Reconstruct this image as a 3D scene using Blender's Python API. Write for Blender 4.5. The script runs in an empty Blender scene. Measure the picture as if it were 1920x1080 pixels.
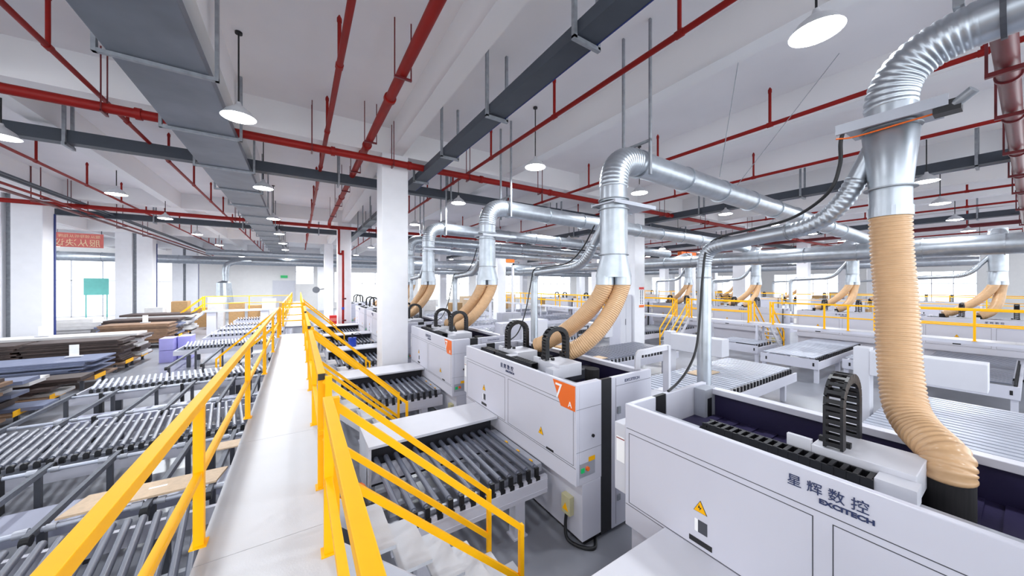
import bpy, bmesh, math, random
from mathutils import Vector, Matrix
random.seed(7)
SC = bpy.context.scene
COL = SC.collection

# ---------------------------------------------------------------- camera
cam = bpy.data.cameras.new('camera')
cam.sensor_width = 36.0
cam.lens = 625.0 / 1920.0 * 36.0
cam.shift_y = -6.0 / 1920.0
cam.clip_start = 0.05
cam.clip_end = 400
co = bpy.data.objects.new('camera', cam)
COL.objects.link(co)
co.location = (0, 0, 3.5)
co.rotation_euler = (math.radians(90), 0, -math.atan2(400, 625))
SC.camera = co

# ---------------------------------------------------------------- world and exposure
w = bpy.data.worlds.new('daylight')
SC.world = w
w.use_nodes = True
bg = w.node_tree.nodes['Background']
bg.inputs[0].default_value = (0.88, 0.94, 1.0, 1)
bg.inputs[1].default_value = 2.7
SC.view_settings.view_transform = 'Standard'
SC.view_settings.look = 'None'
SC.view_settings.gamma = 1
SC.view_settings.use_curve_mapping = False
SC.view_settings.exposure = 0.36
LAMP_W = 110.0
SC.cycles.max_bounces = 7
SC.cycles.diffuse_bounces = 5
SC.cycles.glossy_bounces = 3
SC.cycles.transmission_bounces = 4
SC.cycles.sample_clamp_indirect = 6
SC.cycles.caustics_reflective = False
SC.cycles.caustics_refractive = False

# ---------------------------------------------------------------- materials
def lin(c):
    return tuple(((v / 255.0) / 12.92 if v / 255.0 <= 0.04045 else ((v / 255.0 + 0.055) / 1.055) ** 2.4) for v in c)

def mat(name, rgb, rough=0.5, metal=0.0, var=0.05, scale=3.0, bump=0.0, bscale=60.0, trans=0.0, emit=None, spec=None, stretch=None):
    m = bpy.data.materials.new(name)
    m.use_nodes = True
    nt = m.node_tree
    b = nt.nodes['Principled BSDF']
    c = lin(rgb)
    b.inputs['Roughness'].default_value = rough
    b.inputs['Metallic'].default_value = metal
    if spec is not None:
        b.inputs['Specular IOR Level'].default_value = spec
    if trans:
        b.inputs['Transmission Weight'].default_value = trans
    tc = nt.nodes.new('ShaderNodeTexCoord')
    mp = nt.nodes.new('ShaderNodeMapping')
    nt.links.new(tc.outputs['Object'], mp.inputs[0])
    if stretch:
        mp.inputs['Scale'].default_value = stretch
    n = nt.nodes.new('ShaderNodeTexNoise')
    n.inputs['Scale'].default_value = scale
    n.inputs['Detail'].default_value = 3
    nt.links.new(mp.outputs[0], n.inputs['Vector'])
    r = nt.nodes.new('ShaderNodeValToRGB')
    r.color_ramp.elements[0].position = 0.3
    r.color_ramp.elements[1].position = 0.7
    r.color_ramp.elements[0].color = tuple(v * (1 - var) for v in c) + (1,)
    r.color_ramp.elements[1].color = tuple(min(1, v * (1 + var)) for v in c) + (1,)
    nt.links.new(n.outputs['Fac'], r.inputs[0])
    nt.links.new(r.outputs[0], b.inputs['Base Color'])
    if bump:
        n2 = nt.nodes.new('ShaderNodeTexNoise')
        n2.inputs['Scale'].default_value = bscale
        nt.links.new(mp.outputs[0], n2.inputs['Vector'])
        bp = nt.nodes.new('ShaderNodeBump')
        bp.inputs['Strength'].default_value = bump
        bp.inputs['Distance'].default_value = 0.01
        nt.links.new(n2.outputs['Fac'], bp.inputs['Height'])
        nt.links.new(bp.outputs[0], b.inputs['Normal'])
    if emit:
        b.inputs['Emission Color'].default_value = (1, 1, 1, 1)
        b.inputs['Emission Strength'].default_value = emit
    return m

M = dict(
    wall=mat('white_wall_paint', (232, 230, 228), 0.7, var=0.02),
    ceil=mat('ceiling_plaster', (240, 238, 240), 0.8, var=0.03, scale=0.6),
    beam=mat('beam_plaster', (238, 237, 238), 0.75, var=0.02, scale=0.6),
    column=mat('column_paint', (236, 236, 240), 0.5, var=0.02),
    floor=mat('sealed_concrete', (136, 138, 146), 0.28, var=0.14, scale=0.9, bump=0.05, bscale=20),
    deck=mat('white_chequer_plate', (188, 190, 196), 0.38, var=0.015, scale=4, bump=0.06, bscale=90),
    white=mat('machine_white_enamel', (206, 206, 217), 0.38, var=0.015, scale=1.5),
    white2=mat('matt_white_cover', (208, 208, 215), 0.5, var=0.02),
    lilac=mat('lavender_grey_enamel', (160, 163, 182), 0.4, var=0.02),
    yellow=mat('yellow_rail_paint', (255, 184, 0), 0.5, var=0.03, scale=6, spec=0.25),
    red=mat('red_pipe_paint', (142, 20, 13), 0.5, var=0.10, scale=2, spec=0.3),
    darkred=mat('dark_red_main_paint', (100, 22, 28), 0.35, var=0.15, scale=2),
    tray=mat('charcoal_tray_paint', (58, 64, 74), 0.5, var=0.08),
    navy=mat('navy_edge_trim', (22, 42, 110), 0.5),
    galv=mat('galvanised_steel', (180, 186, 193), 0.36, 0.85, var=0.1, scale=5, bump=0.02, bscale=6),
    galvd=mat('dull_galvanised_strut', (150, 154, 160), 0.45, 0.5, var=0.15, scale=9),
    duct=mat('sheet_metal_duct', (112, 118, 128), 0.42, 0.35, var=0.16, scale=1.2, bump=0.08, bscale=5),
    alu=mat('aluminium_profile', (176, 179, 188), 0.4, 0.35, var=0.05),
    roller=mat('grey_conveyor_roller', (100, 104, 118), 0.3, 0.0, var=0.02, scale=5),
    rollerl=mat('steel_roller', (188, 193, 206), 0.36, 0.3, var=0.01, scale=5),
    black=mat('black_plastic', (22, 22, 26), 0.45, var=0.2, scale=10),
    grey=mat('grey_rubber_belt', (96, 100, 110), 0.6, var=0.1, scale=10),
    dgrey=mat('dark_grey_steel', (70, 72, 80), 0.5, var=0.1),
    bed=mat('dark_violet_machine_bed', (38, 32, 66), 0.45, var=0.12, scale=2, bump=0.1, bscale=30),
    mesh=mat('hood_painted_shade', (34, 34, 42), 0.7),  # near-black tone painted as the shade inside the conveyor hoods
    tan=mat('clear_amber_spiral_hose', (212, 172, 130), 0.25, var=0.06, scale=8),
    brush=mat('black_dust_brush', (34, 32, 34), 0.9, var=0.3, scale=60, stretch=(1, 1, 0.05)),
    wood=mat('chipboard', (206, 180, 150), 0.6, var=0.08, scale=20),
    orange=mat('orange_paint', (240, 110, 30), 0.45),
    blue=mat('blue_paint', (20, 60, 170), 0.4),
    lav=mat('lavender_plastic_crate', (168, 164, 226), 0.5),
    pink=mat('faded_red_banner', (226, 120, 112), 0.7, var=0.08),
    cream=mat('cream_lettering', (250, 220, 180), 0.7),
    ink=mat('dark_blue_lettering', (40, 52, 92), 0.5),
    inkw=mat('white_lettering', (250, 250, 250), 0.5),
    inkb=mat('black_print', (28, 28, 30), 0.5),
    glass=mat('control_screen_glass', (110, 112, 118), 0.2),
    beige=mat('beige_terminal_box', (196, 190, 150), 0.5),
    green=mat('green_indicator', (30, 200, 110), 0.4),
    teal=mat('teal_poster', (120, 205, 195), 0.6),
    kraft=mat('kraft_cardboard', (176, 140, 96), 0.75, var=0.1, scale=8),
    lampin=mat('lamp_reflector_glow', (255, 255, 255), 0.5, emit=14.0),
    lampout=mat('lamp_shade_enamel', (205, 206, 210), 0.4, 0.2),
    b_dark=mat('dark_brown_board', (66, 52, 48), 0.6, var=0.25, scale=4),
    b_blue=mat('blue_grey_board', (112, 120, 146), 0.45, var=0.12, scale=4),
    b_white=mat('pale_grey_board', (206, 204, 204), 0.5, var=0.06, scale=4),
    b_brown=mat('brown_board', (128, 100, 78), 0.6, var=0.2, scale=4),
    fire=mat('red_fire_cabinet', (214, 24, 20), 0.35),
)

# ---------------------------------------------------------------- mesh helpers
class MB:
    def __init__(s):
        s.v = []; s.f = []; s.sm = []
    def add(s, vs, fs, smooth=False):
        n = len(s.v)
        s.v += [tuple(p) for p in vs]
        s.f += [tuple(i + n for i in f) for f in fs]
        s.sm += [smooth] * len(fs)
        return s
    def box(s, x0, x1, y0, y1, z0, z1):
        vs = [(x, y, z) for x in (x0, x1) for y in (y0, y1) for z in (z0, z1)]
        return s.add(vs, [(0, 1, 3, 2), (4, 6, 7, 5), (0, 4, 5, 1), (2, 3, 7, 6), (0, 2, 6, 4), (1, 5, 7, 3)])
    def bar(s, p, q, w, h=None, up=(0, 0, 1)):
        h = h or w
        p = Vector(p); q = Vector(q); d = (q - p).normalized(); u = Vector(up)
        if abs(d.dot(u)) > 0.99: u = Vector((0, 1, 0))
        a = d.cross(u).normalized() * (w / 2); b = a.normalized().cross(d).normalized() * (h / 2)
        vs = [e + i * a + j * b for e in (p, q) for i in (-1, 1) for j in (-1, 1)]
        return s.add(vs, [(0, 2, 3, 1), (4, 5, 7, 6), (0, 1, 5, 4), (2, 6, 7, 3), (0, 4, 6, 2), (1, 3, 7, 5)])
    def tube(s, pts, r, n=12, cap=True, smooth=True):
        pts = [Vector(p) for p in pts]
        k = len(pts)
        rr = r if isinstance(r, (list, tuple)) else [r] * k
        t = [((pts[min(i + 1, k - 1)] - pts[max(i - 1, 0)])).normalized() for i in range(k)]
        u = Vector((0, 0, 1)) if abs(t[0].z) < 0.9 else Vector((1, 0, 0))
        a = (u - t[0] * u.dot(t[0])).normalized()
        vs = []
        for i in range(k):
            a = (a - t[i] * a.dot(t[i])).normalized()
            b = t[i].cross(a)
            for j in range(n):
                th = 2 * math.pi * j / n
                vs.append(pts[i] + (a * math.cos(th) + b * math.sin(th)) * rr[i])
        fs = [(i * n + j, i * n + (j + 1) % n, (i + 1) * n + (j + 1) % n, (i + 1) * n + j) for i in range(k - 1) for j in range(n)]
        s.add(vs, fs, smooth)
        if cap:
            s.add(vs[:n], [tuple(range(n))[::-1]])
            s.add(vs[-n:], [tuple(range(n))])
        return s
    def cyl(s, p, q, r, r2=None, n=12, smooth=True):
        return s.tube([p, q], [r, r if r2 is None else r2], n, True, smooth)
    def prism(s, poly, axis, a, b):
        """polygon (u,v) extruded along axis 0/1/2 from a to b"""
        def pt(u, v, w):
            return {0: (w, u, v), 1: (u, w, v), 2: (u, v, w)}[axis]
        n = len(poly)
        vs = [pt(u, v, a) for u, v in poly] + [pt(u, v, b) for u, v in poly]
        fs = [tuple(range(n))[::-1], tuple(range(n, 2 * n))] + [(i, (i + 1) % n, n + (i + 1) % n, n + i) for i in range(n)]
        return s.add(vs, fs)

ORG = {}
def part(mb, name, m, parent=None, bevel=0.0, label=None):
    me = bpy.data.meshes.new(name)
    o0 = ORG.get(parent.name, Vector((0, 0, 0))) if parent else Vector((0, 0, 0))
    if not parent:
        xs = [p[0] for p in mb.v]; ys = [p[1] for p in mb.v]; zs = [p[2] for p in mb.v]
        o0 = Vector(((min(xs) + max(xs)) / 2, (min(ys) + max(ys)) / 2, min(zs)))
    me.from_pydata([tuple(Vector(p) - o0) for p in mb.v], [], mb.f)
    me.polygons.foreach_set('use_smooth', mb.sm)
    bm = bmesh.new(); bm.from_mesh(me); bmesh.ops.recalc_face_normals(bm, faces=bm.faces); bm.to_mesh(me); bm.free()
    me.materials.append(M[m] if isinstance(m, str) else m)
    o = bpy.data.objects.new(name, me)
    COL.objects.link(o)
    ORG[o.name] = o0
    if parent: o.parent = parent
    else: o.location = o0
    if bevel:
        bv = o.modifiers.new('bevel', 'BEVEL'); bv.width = bevel; bv.segments = 2; bv.limit_method = 'ANGLE'
    if label: o['label'] = label
    return o

def thing(name, label, cat, loc, group=None):
    o = bpy.data.objects.new(name, None)
    COL.objects.link(o)
    o.location = loc
    o.empty_display_size = 0.2
    ORG[o.name] = Vector(loc)
    o['label'] = label; o['category'] = cat
    if group: o['group'] = group
    return o

def tag(o, label, cat, group=None, kind=None):
    o['label'] = label; o['category'] = cat
    if group: o['group'] = group
    if kind: o['kind'] = kind
    return o

def struct(mb, name, m, bevel=0.0):
    o = part(mb, name, m, None, bevel)
    o['kind'] = 'structure'
    return o

def dup(root, d, label=None, group=None, skip=()):
    r = root.copy(); COL.objects.link(r)
    r.location = Vector(root.location) + Vector(d)
    ORG[r.name] = r.location.copy()
    if label: r['label'] = label
    if group: r['group'] = group
    for ch in list(root.children):
        if ch.name.split('.')[0] in skip: continue
        c = ch.copy(); COL.objects.link(c); c.parent = r
        for g in list(ch.children):
            e = g.copy(); COL.objects.link(e); e.parent = c
    return r

def bez(p0, p1, p2, p3, n):
    p0, p1, p2, p3 = map(Vector, (p0, p1, p2, p3))
    return [(1 - t) ** 3 * p0 + 3 * (1 - t) ** 2 * t * p1 + 3 * (1 - t) * t * t * p2 + t ** 3 * p3 for t in [i / n for i in range(n + 1)]]

def spline(pts, per=12):
    pts = [Vector(p) for p in pts]
    P = [pts[0] * 2 - pts[1]] + pts + [pts[-1] * 2 - pts[-2]]
    out = []
    for i in range(1, len(P) - 2):
        for j in range(per):
            t = j / per
            a, b, c, d = P[i - 1], P[i], P[i + 1], P[i + 2]
            out.append(0.5 * ((2 * b) + (c - a) * t + (2 * a - 5 * b + 4 * c - d) * t * t + (3 * b - a - 3 * c + d) * t ** 3))
    out.append(pts[-1])
    return out

def resample(pts, step):
    out = [Vector(pts[0])]; acc = 0.0
    for a, b in zip(pts[:-1], pts[1:]):
        a = Vector(a); b = Vector(b); L = (b - a).length
        while acc + L >= step:
            t = (step - acc) / L
            a = a.lerp(b, t); L = (b - a).length; acc = 0.0
            out.append(a.copy())
        acc += L
    return out

def ribbed(path, r, pitch, amp, n=20, per=4):
    """corrugated tube along path"""
    pts = resample(path, pitch / per)
    prof = [0.0, amp * 0.8, amp, amp * 0.8][:per] if per == 4 else [amp * 0.5 * (1 - math.cos(2 * math.pi * i / per)) for i in range(per)]
    return MB().tube(pts, [r + prof[i % per] for i in range(len(pts))], n)

def ring(c, axis, r, th, w, n=24):
    c = Vector(c); ax = Vector(axis).normalized()
    return MB().tube([c - ax * w / 2, c - ax * w / 2 * 0.98, c + ax * w / 2 * 0.98, c + ax * w / 2], [r, r + th, r + th, r], n, True, False)

def text_mesh(body, size, right, up, origin, name, m, parent, depth=0.002, squash=1.0, align='LEFT', bold=0.0):
    """lettering as a thin mesh: origin = lower left corner, right/up = directions"""
    c = bpy.data.curves.new(name, 'FONT')
    c.body = body; c.size = size; c.extrude = depth; c.align_x = align
    c.resolution_u = 3; c.offset = bold
    t = bpy.data.objects.new(name, c)
    COL.objects.link(t)
    dg = bpy.context.evaluated_depsgraph_get()
    me = bpy.data.meshes.new_from_object(t.evaluated_get(dg))
    COL.objects.unlink(t); bpy.data.objects.remove(t)
    r = Vector(right).normalized(); u = Vector(up).normalized(); n = r.cross(u)
    o0 = ORG.get(parent.name, Vector((0, 0, 0))) if parent else Vector(origin)
    off = Vector(origin) - o0
    for v in me.vertices:
        p = v.co
        v.co = off + r * p.x * squash + u * p.y + n * p.z
    me.materials.clear(); me.materials.append(M[m])
    o = bpy.data.objects.new(name, me); COL.objects.link(o)
    ORG[o.name] = o0
    if parent: o.parent = parent
    else: o.location = o0
    return o

# ================================================================ the building
SLAB, SOFF = 8.4, 7.6
struct(MB().box(-26, 78, -12, 60, -0.2, 0), 'floor', 'floor')
struct(MB().box(-26, 78, -12, 60, SLAB, SLAB + 0.3), 'ceiling', 'ceil')
ti = 0
for x in [2.6 + 4.04 * k for k in range(-6, 18)]:
    ti += 1
    struct(MB().box(x - 0.19, x + 0.19, -12, 60, SOFF, SLAB), 'trim_%d' % ti, 'beam')
for y in (-2.9, 11.05, 24.75, 38.45, 52.15):
    ti += 1
    struct(MB().box(-26, 78, y - 0.2, y + 0.2, SOFF - 0.01, SLAB), 'trim_%d' % ti, 'beam')

def wall_x(name, y, x0, x1, holes, t=0.3):
    """wall facing -Y at y with window holes (xa, xb, za, zb)"""
    mb = MB(); x = x0
    for xa, xb, za, zb in holes:
        mb.box(x, xa, y, y + t, 0, SLAB)
        if za > 0: mb.box(xa, xb, y, y + t, 0, za)
        mb.box(xa, xb, y, y + t, zb, SLAB)
        x = xb
    mb.box(x, x1, y, y + t, 0, SLAB)
    return struct(mb, name, 'wall')

def glazing(i, y, xa, xb, za, zb, nx, axis=1):
    mb = MB()
    for k in range(nx + 1):
        u = xa + (xb - xa) * k / nx
        if axis == 1: mb.box(u - 0.04, u + 0.04, y, y + 0.1, za, zb)
        else: mb.box(y, y + 0.1, u - 0.04, u + 0.04, za, zb)
    for z in (za, za + (zb - za) * 0.62, zb):
        if axis == 1: mb.box(xa, xb, y, y + 0.1, z - 0.04, z + 0.04)
        else: mb.box(y, y + 0.1, xa, xb, z - 0.04, z + 0.04)
    return struct(mb, 'window_%d' % i, 'white2')

hf = [(-23, -16.2, 0.0, 6.4), (-14.5, -10.6, 0.0, 6.2), (-0.35, 1.85, 3.6, 6.4)]
hf += [(4.5 + 12.5 * k, 14.0 + 12.5 * k, 0.9, 5.4) for k in range(6)]
wall_x('wall_back', 56, -26, 78, hf)
for i, (a, b, c, d) in enumerate(hf):
    glazing(i + 1, 56.1, a, b, c, d, max(1, round((b - a) / 2.0)))
# right wall with windows
mb = MB(); y = -12; wi = len(hf) + 1
for k in range(5):
    ya, yb = -9 + 13.0 * k, 0.5 + 13.0 * k
    mb.box(76, 76.3, y, ya, 0, SLAB); mb.box(76, 76.3, ya, yb, 0, 0.9); mb.box(76, 76.3, ya, yb, 5.4, SLAB)
    glazing(wi, 76.1, ya, yb, 0.9, 5.4, 5, axis=0); wi += 1
    y = yb
mb.box(76, 76.3, y, 60, 0, SLAB)
struct(mb, 'wall_right', 'wall')
# left wall with tall windows
mb = MB(); y = -12
for k in range(5):
    ya, yb = -11 + 13.7 * k, 0.2 + 13.7 * k
    mb.box(-25.3, -25, y, ya, 0, SLAB); mb.box(-25.3, -25, ya, yb, 0, 0.5); mb.box(-25.3, -25, ya, yb, 7.2, SLAB)
    glazing(wi, -25.2, ya, yb, 0.5, 7.2, 5, axis=0); wi += 1
    y = yb
mb.box(-25.3, -25, y, 60, 0, SLAB)
struct(mb, 'wall_left', 'wall')

# columns
for y in (10.8, 24.5, 38.2, 51.9):
    for x in (2.16, 14.25, 26.2, 38.15, 50.1, 62.0):
        struct(MB().box(x, x + 0.8, y, y + 0.8, 0, SOFF - 0.005), 'column', 'column', 0.02)
    if y > 20:
        c = struct(MB().box(-10.8, -9.9, y, y + 0.9, 0, SOFF - 0.005), 'column', 'column', 0.02)
        part(MB().box(-9.898, -9.86, y + 0.82, y + 0.92, 0.9, 6.9), 'corner_guard', 'navy', c)
        struct(MB().box(-11.95, -11.05, y, y + 0.9, 0, SOFF - 0.005), 'column', 'column', 0.02)
        struct(MB().box(-11.05, -10.8, y + 0.3, y + 0.36, 0.3, SOFF - 0.01), 'trim_%d' % (40 + int(y)), 'galvd')
    gx = 2.96
    c = struct(MB().box(gx, gx + 0.03, y + 0.7, y + 0.84, 0.2, 7.0), 'trim_%d' % (60 + int(y)), 'navy')

# ================================================================ pendant lamps
def make_lamp(x, y, z, label, group, light=True, top=SLAB, rod='black', s=1.0, power=1.0):
    t = thing('pendant_lamp', label, 'lamp', (x, y, z), group)
    part(MB().tube([(x, y, z + 0.30 * s), (x, y, z + 0.24 * s), (x, y, z + 0.20 * s), (x, y, z + 0.12 * s), (x, y, z + 0.0)],
                   [0.035 * s, 0.05 * s, 0.10 * s, 0.20 * s, 0.28 * s], 28, False), 'lamp_shade', 'lampout', t)
    part(MB().cyl((x, y, z + 0.28 * s), (x, y, top - 0.03), 0.014, n=8), 'rod', rod, t)
    part(MB().cyl((x, y, top - 0.04), (x, y, top), 0.06, n=16), 'ceiling_rose', rod, t)
    part(MB().tube([(x, y, z + 0.05), (x, y, z - 0.005), (x, y, z - 0.03)], [0.24 * s, 0.265 * s, 0.14 * s], 28, True), 'diffuser', 'lampin', t)
    if light:
        l = bpy.data.lights.new('lamp_light', 'AREA'); l.shape = 'DISK'; l.size = 0.5; l.energy = LAMP_W * power; l.color = (0.90, 0.95, 1.0)
        l.spread = math.radians(175)
        lo = bpy.data.objects.new('lamp_light', l); COL.objects.link(lo); lo.parent = t; lo.location = (0, 0, -0.05)
    return t
near = {(-0.98, 8.3): 'brightest left pendant lamp beside the sheet metal duct, nearest the camera',
        (-1.0, 13.95): 'second pendant lamp along the sheet metal duct, in front of the grey tray',
        (5.6, 1.5): 'large glowing pendant lamp at the top right beside the silver elbow',
        (5.5, 7.4): 'pendant lamp hanging left of the tall silver elbow duct',
        (10.15, 7.5): 'pendant lamp right behind the silver elbow with the sliding damper',
        (16.6, 1.8): 'pendant lamp hung from a grey strut right of the tall tan hose',
        (21.6, 2.0): 'pendant lamp below and right of the strut-hung lamp at right',
        (-5.5, 12.2): 'pendant lamp cut by the left picture edge',
        (-5.5, 17.7): 'left pendant lamp under the thin red sprinkler pipe',
        (-1.05, 20.2): 'third pendant lamp along the sheet metal duct',
        (5.35, 12.3): 'pendant lamp above the third machine elbow duct',
        (16.5, 7.6): 'pendant lamp above the black cable on the horizontal silver pipe'}
for (x, y), lb in near.items():
    make_lamp(x, y, 6.74, lb, 'pendant lamps in the hall')
for (x, y), lb in {(-1.0, 2.7): 'pendant lamp just above the camera on the near walkway', (-1.0, -3.0): 'pendant lamp behind the camera over the walkway', (-5.5, 6.6): 'pendant lamp above the near left conveyors, out of frame', (5.5, -4.0): 'pendant lamp above the nearest machine behind the camera', (10.6, -3.8): 'pendant lamp right of the nearest machine, out of frame'}.items():
    make_lamp(x, y, 6.74, lb, 'pendant lamps in the hall', power=0.5)
for i, y in enumerate((26.0, 31.8, 37.5, 47.0)):
    make_lamp(-1.05, y, 6.74, ['fourth', 'fifth', 'sixth', 'farthest'][i] + ' pendant lamp along the sheet metal duct, small and distant', 'far lamps along the duct', power=3.5)
for i, y in enumerate((22.9, 29, 36, 49)):
    make_lamp(-5.5, y, 6.74, ['nearest', 'second', 'third', 'farthest'][i] + ' small pendant lamp in the far left bay', 'far left lamps', power=3.5)
od = ['first', 'second', 'third', 'fourth', 'fifth', 'sixth', 'seventh', 'eighth', 'ninth', 'tenth', 'eleventh', 'twelfth', 'thirteenth', 'fourteenth', 'fifteenth']
for xi, x in enumerate((5.3, 10.6, 16.4, 21.7, 27.6, 34, 42, 52, 62)):
    for yi, y in enumerate((2.1, 7.6, 13, 18, 24, 31, 40, 49)):
        if (x, y) in ((5.3, 2.1), (5.3, 7.6), (5.3, 13), (10.6, 7.6), (16.4, 2.1), (16.4, 7.6), (21.7, 2.1), (10.6, 2.1)): continue
        if x > 40 and int(y) in (7, 18, 31): continue
        make_lamp(x, y, 6.74, od[yi] + ' lamp from the front in the ' + od[xi] + ' lengthways lamp row right of the column', 'far right lamps', power=1.8 if y > 20 or x > 25 else 1.2)
for i, y in enumerate((14, 28, 44)):
    make_lamp(-17, y, 6.74, ['near', 'middle', 'far'][i] + ' pendant lamp in the aisle beyond the double columns', 'aisle lamps', power=3.5)

# ================================================================ pipes under the ceiling
def sprinkler(x, y0, y1, label, z=7.45, r=0.045, step=3.05, ph=0.0):
    t = thing('sprinkler_pipe', label, 'pipe', (x, y0, z), 'red sprinkler pipes under the ceiling')
    part(MB().cyl((x, y0, z), (x, y1, z), r, n=12), 'pipe', 'red', t)
    y = y0 + ph; n = 0
    while y < y1 and n < 40:
        m = MB().cyl((x, y, z), (x, y, SLAB - 0.1), 0.033, n=8).tube([(x, y, SLAB - 0.16), (x, y, SLAB - 0.09), (x, y, SLAB - 0.03)], [0.042, 0.042, 0.01], 8)
        m.cyl((x, y - 0.06, z), (x, y + 0.06, z), r + 0.012, n=12)
        part(m, 'sprinkler_riser', 'red', t)
        y += step; n += 1
    return t
sprinkler(-3.5, -4, 50, 'thin red sprinkler pipe crossing the upper left corner beside the duct', ph=0.6)
sprinkler(-7.08, 4, 50, 'thin red sprinkler pipe on the far left above the boards', ph=1.0)
sprinkler(0.62, -4, 44, 'red sprinkler pipe just right of the wide sheet metal duct', r=0.055, ph=1.6)
sprinkler(5.05, -4, 50, 'red sprinkler pipe right of the charcoal tray, crossing the big main', r=0.05, ph=0.9)
sprinkler(9.8, -4, 50, 'red sprinkler pipe passing behind the tall right elbow duct', r=0.05, ph=1.4)
sprinkler(14.12, -4, 50, 'second red sprinkler pipe behind the tall right elbow duct', r=0.05, ph=0.4)
for i, x in enumerate((19.0, 23.8, 28.5, 33.3, 38, 43, 48, 53)):
    sprinkler(x, -6, 50, ['nearest', 'second', 'third', 'fourth', 'fifth', 'sixth', 'seventh', 'farthest'][i] + ' of the thin red sprinkler pipes in the far right bays', r=0.05, ph=0.3 * i, step=3.6)

def hanger(mb, x, y, z, w, top=SLAB, t=0.02, axis=0):
    """U hanger: two rods and a cross bar; axis 0 = bar along X"""
    if axis == 0:
        mb.box(x - w, x - w + t, y - t / 2, y + t / 2, z, top); mb.box(x + w - t, x + w, y - t / 2, y + t / 2, z, top)
        mb.box(x - w, x + w, y - t, y + t, z - t, z + t)
    else:
        mb.box(x - t / 2, x + t / 2, y - w, y - w + t, z, top); mb.box(x - t / 2, x + t / 2, y + w - t, y + w, z, top)
        mb.box(x - t, x + t, y - w, y + w, z - t, z + t)

t = thing('fire_main_pipe', 'thick red pipe running lengthways left of the white ceiling beam', 'pipe', (1.63, -4, 7.45))
part(MB().tube([(1.63, -4, 7.45), (1.63, 23.6, 7.45), (1.63, 23.85, 7.38), (1.63, 24.0, 7.2)], 0.095, 16), 'pipe', 'red', t)
for y in (1.0, 6.3, 9.6, 12.4, 15.2, 18.2, 21.2):
    m = MB(); hanger(m, 1.63, y, 7.33, 0.16); part(m, 'pipe_hanger', 'darkred', t)
for y in (3.2, 7.35, 10.15, 10.9, 16.8):
    part(ring((1.63, y, 7.45), (0, 1, 0), 0.095, 0.028, 0.09), 'coupling', 'red', t)
t = thing('fire_riser_pipe', 'red vertical pipe in front of the second white column', 'pipe', (2.3, 24.1, 0.5))
part(MB().tube(spline([(1.63, 24.05, 7.15), (1.75, 24.1, 7.12), (2.1, 24.1, 7.12), (2.18, 24.1, 7.04), (2.18, 24.1, 5.6), (2.2, 24.1, 5.5), (2.36, 24.1, 5.48), (2.42, 24.1, 5.4), (2.42, 24.1, 1.0), (2.38, 24.1, 0.9), (2.1, 24.1, 0.86)], 4), 0.07, 12), 'pipe', 'red', t)
part(MB().cyl((2.36, 24.02, 2.6), (2.6, 24.02, 2.6), 0.05).cyl((2.36, 24.02, 1.2), (2.6, 24.02, 1.2), 0.05), 'valve', 'darkred', t)
part(MB().cyl((2.42, 24.1, 1.9), (2.42, 24.1, 2.05), 0.08), 'blue_collar', 'blue', t, label='blue collar')
t = thing('fire_hydrant_cabinet', 'red fire cabinet standing beside the second column', 'cabinet', (1.85, 24.1, 0.0))
part(MB().box(1.65, 2.05, 23.9, 24.2, 0, 1.55), 'cabinet_body', 'fire', t, 0.01)
part(MB().box(1.67, 2.03, 23.885, 23.9, 1.2, 1.4), 'label_band', 'pink', t)

def cross_main(y, x0, x1, z, r, label, hx):
    t = thing('fire_main_pipe', label, 'pipe', (x0, y, z))
    part(MB().cyl((x0, y, z), (x1, y, z), r, n=20), 'pipe', 'red', t)
    for x in hx:
        m = MB(); hanger(m, x, y, z - r - 0.02, r + 0.05, axis=1); part(m, 'pipe_hanger', 'darkred', t)
        part(ring((x + 0.5, y, z), (1, 0, 0), r, 0.025, 0.1), 'coupling', 'red', t)
cross_main(10.45, -24, 60, 7.2, 0.1, 'thick red pipe crossing the whole ceiling in front of the first column', (-9, -6.4, -3.42, 0.3, 2.4, 4.9, 8, 12, 16, 20, 26, 34))
cross_main(24.2, -24, 60, 7.2, 0.1, 'thick red pipe crossing the hall in front of the second column row', (-9, -3, 6, 9, 12, 16, 20, 26, 34))
# big dark red twin main along X on the right
t = thing('fire_main_pipe', 'very thick dark red pipe with square hangers at the right edge', 'pipe', (8, 0.25, 7.0))
part(MB().cyl((8.1, 0.22, 7.0), (60, 0.22, 7.0), 0.12, n=20), 'pipe', 'darkred', t)
for x in (9.3, 11.8, 15.2, 18.5, 22, 27, 34, 44):
    m = MB(); hanger(m, x, 0.22, 6.84, 0.2, t=0.035, axis=1); part(m, 'pipe_hanger', 'darkred', t)
    part(ring((x + 0.7, 0.22, 7.0), (1, 0, 0), 0.12, 0.025, 0.1), 'coupling', 'darkred', t)
# longitudinal red pipes far right
for x, lb in ((36.0, 'thick red pipe running lengthways in the far right bays'),):
    t = thing('fire_main_pipe', lb, 'pipe', (x, -8, 7.25))
    part(MB().cyl((x, -8, 7.25), (x, 40, 7.25), 0.13, n=16), 'pipe', 'darkred', t)
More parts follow.
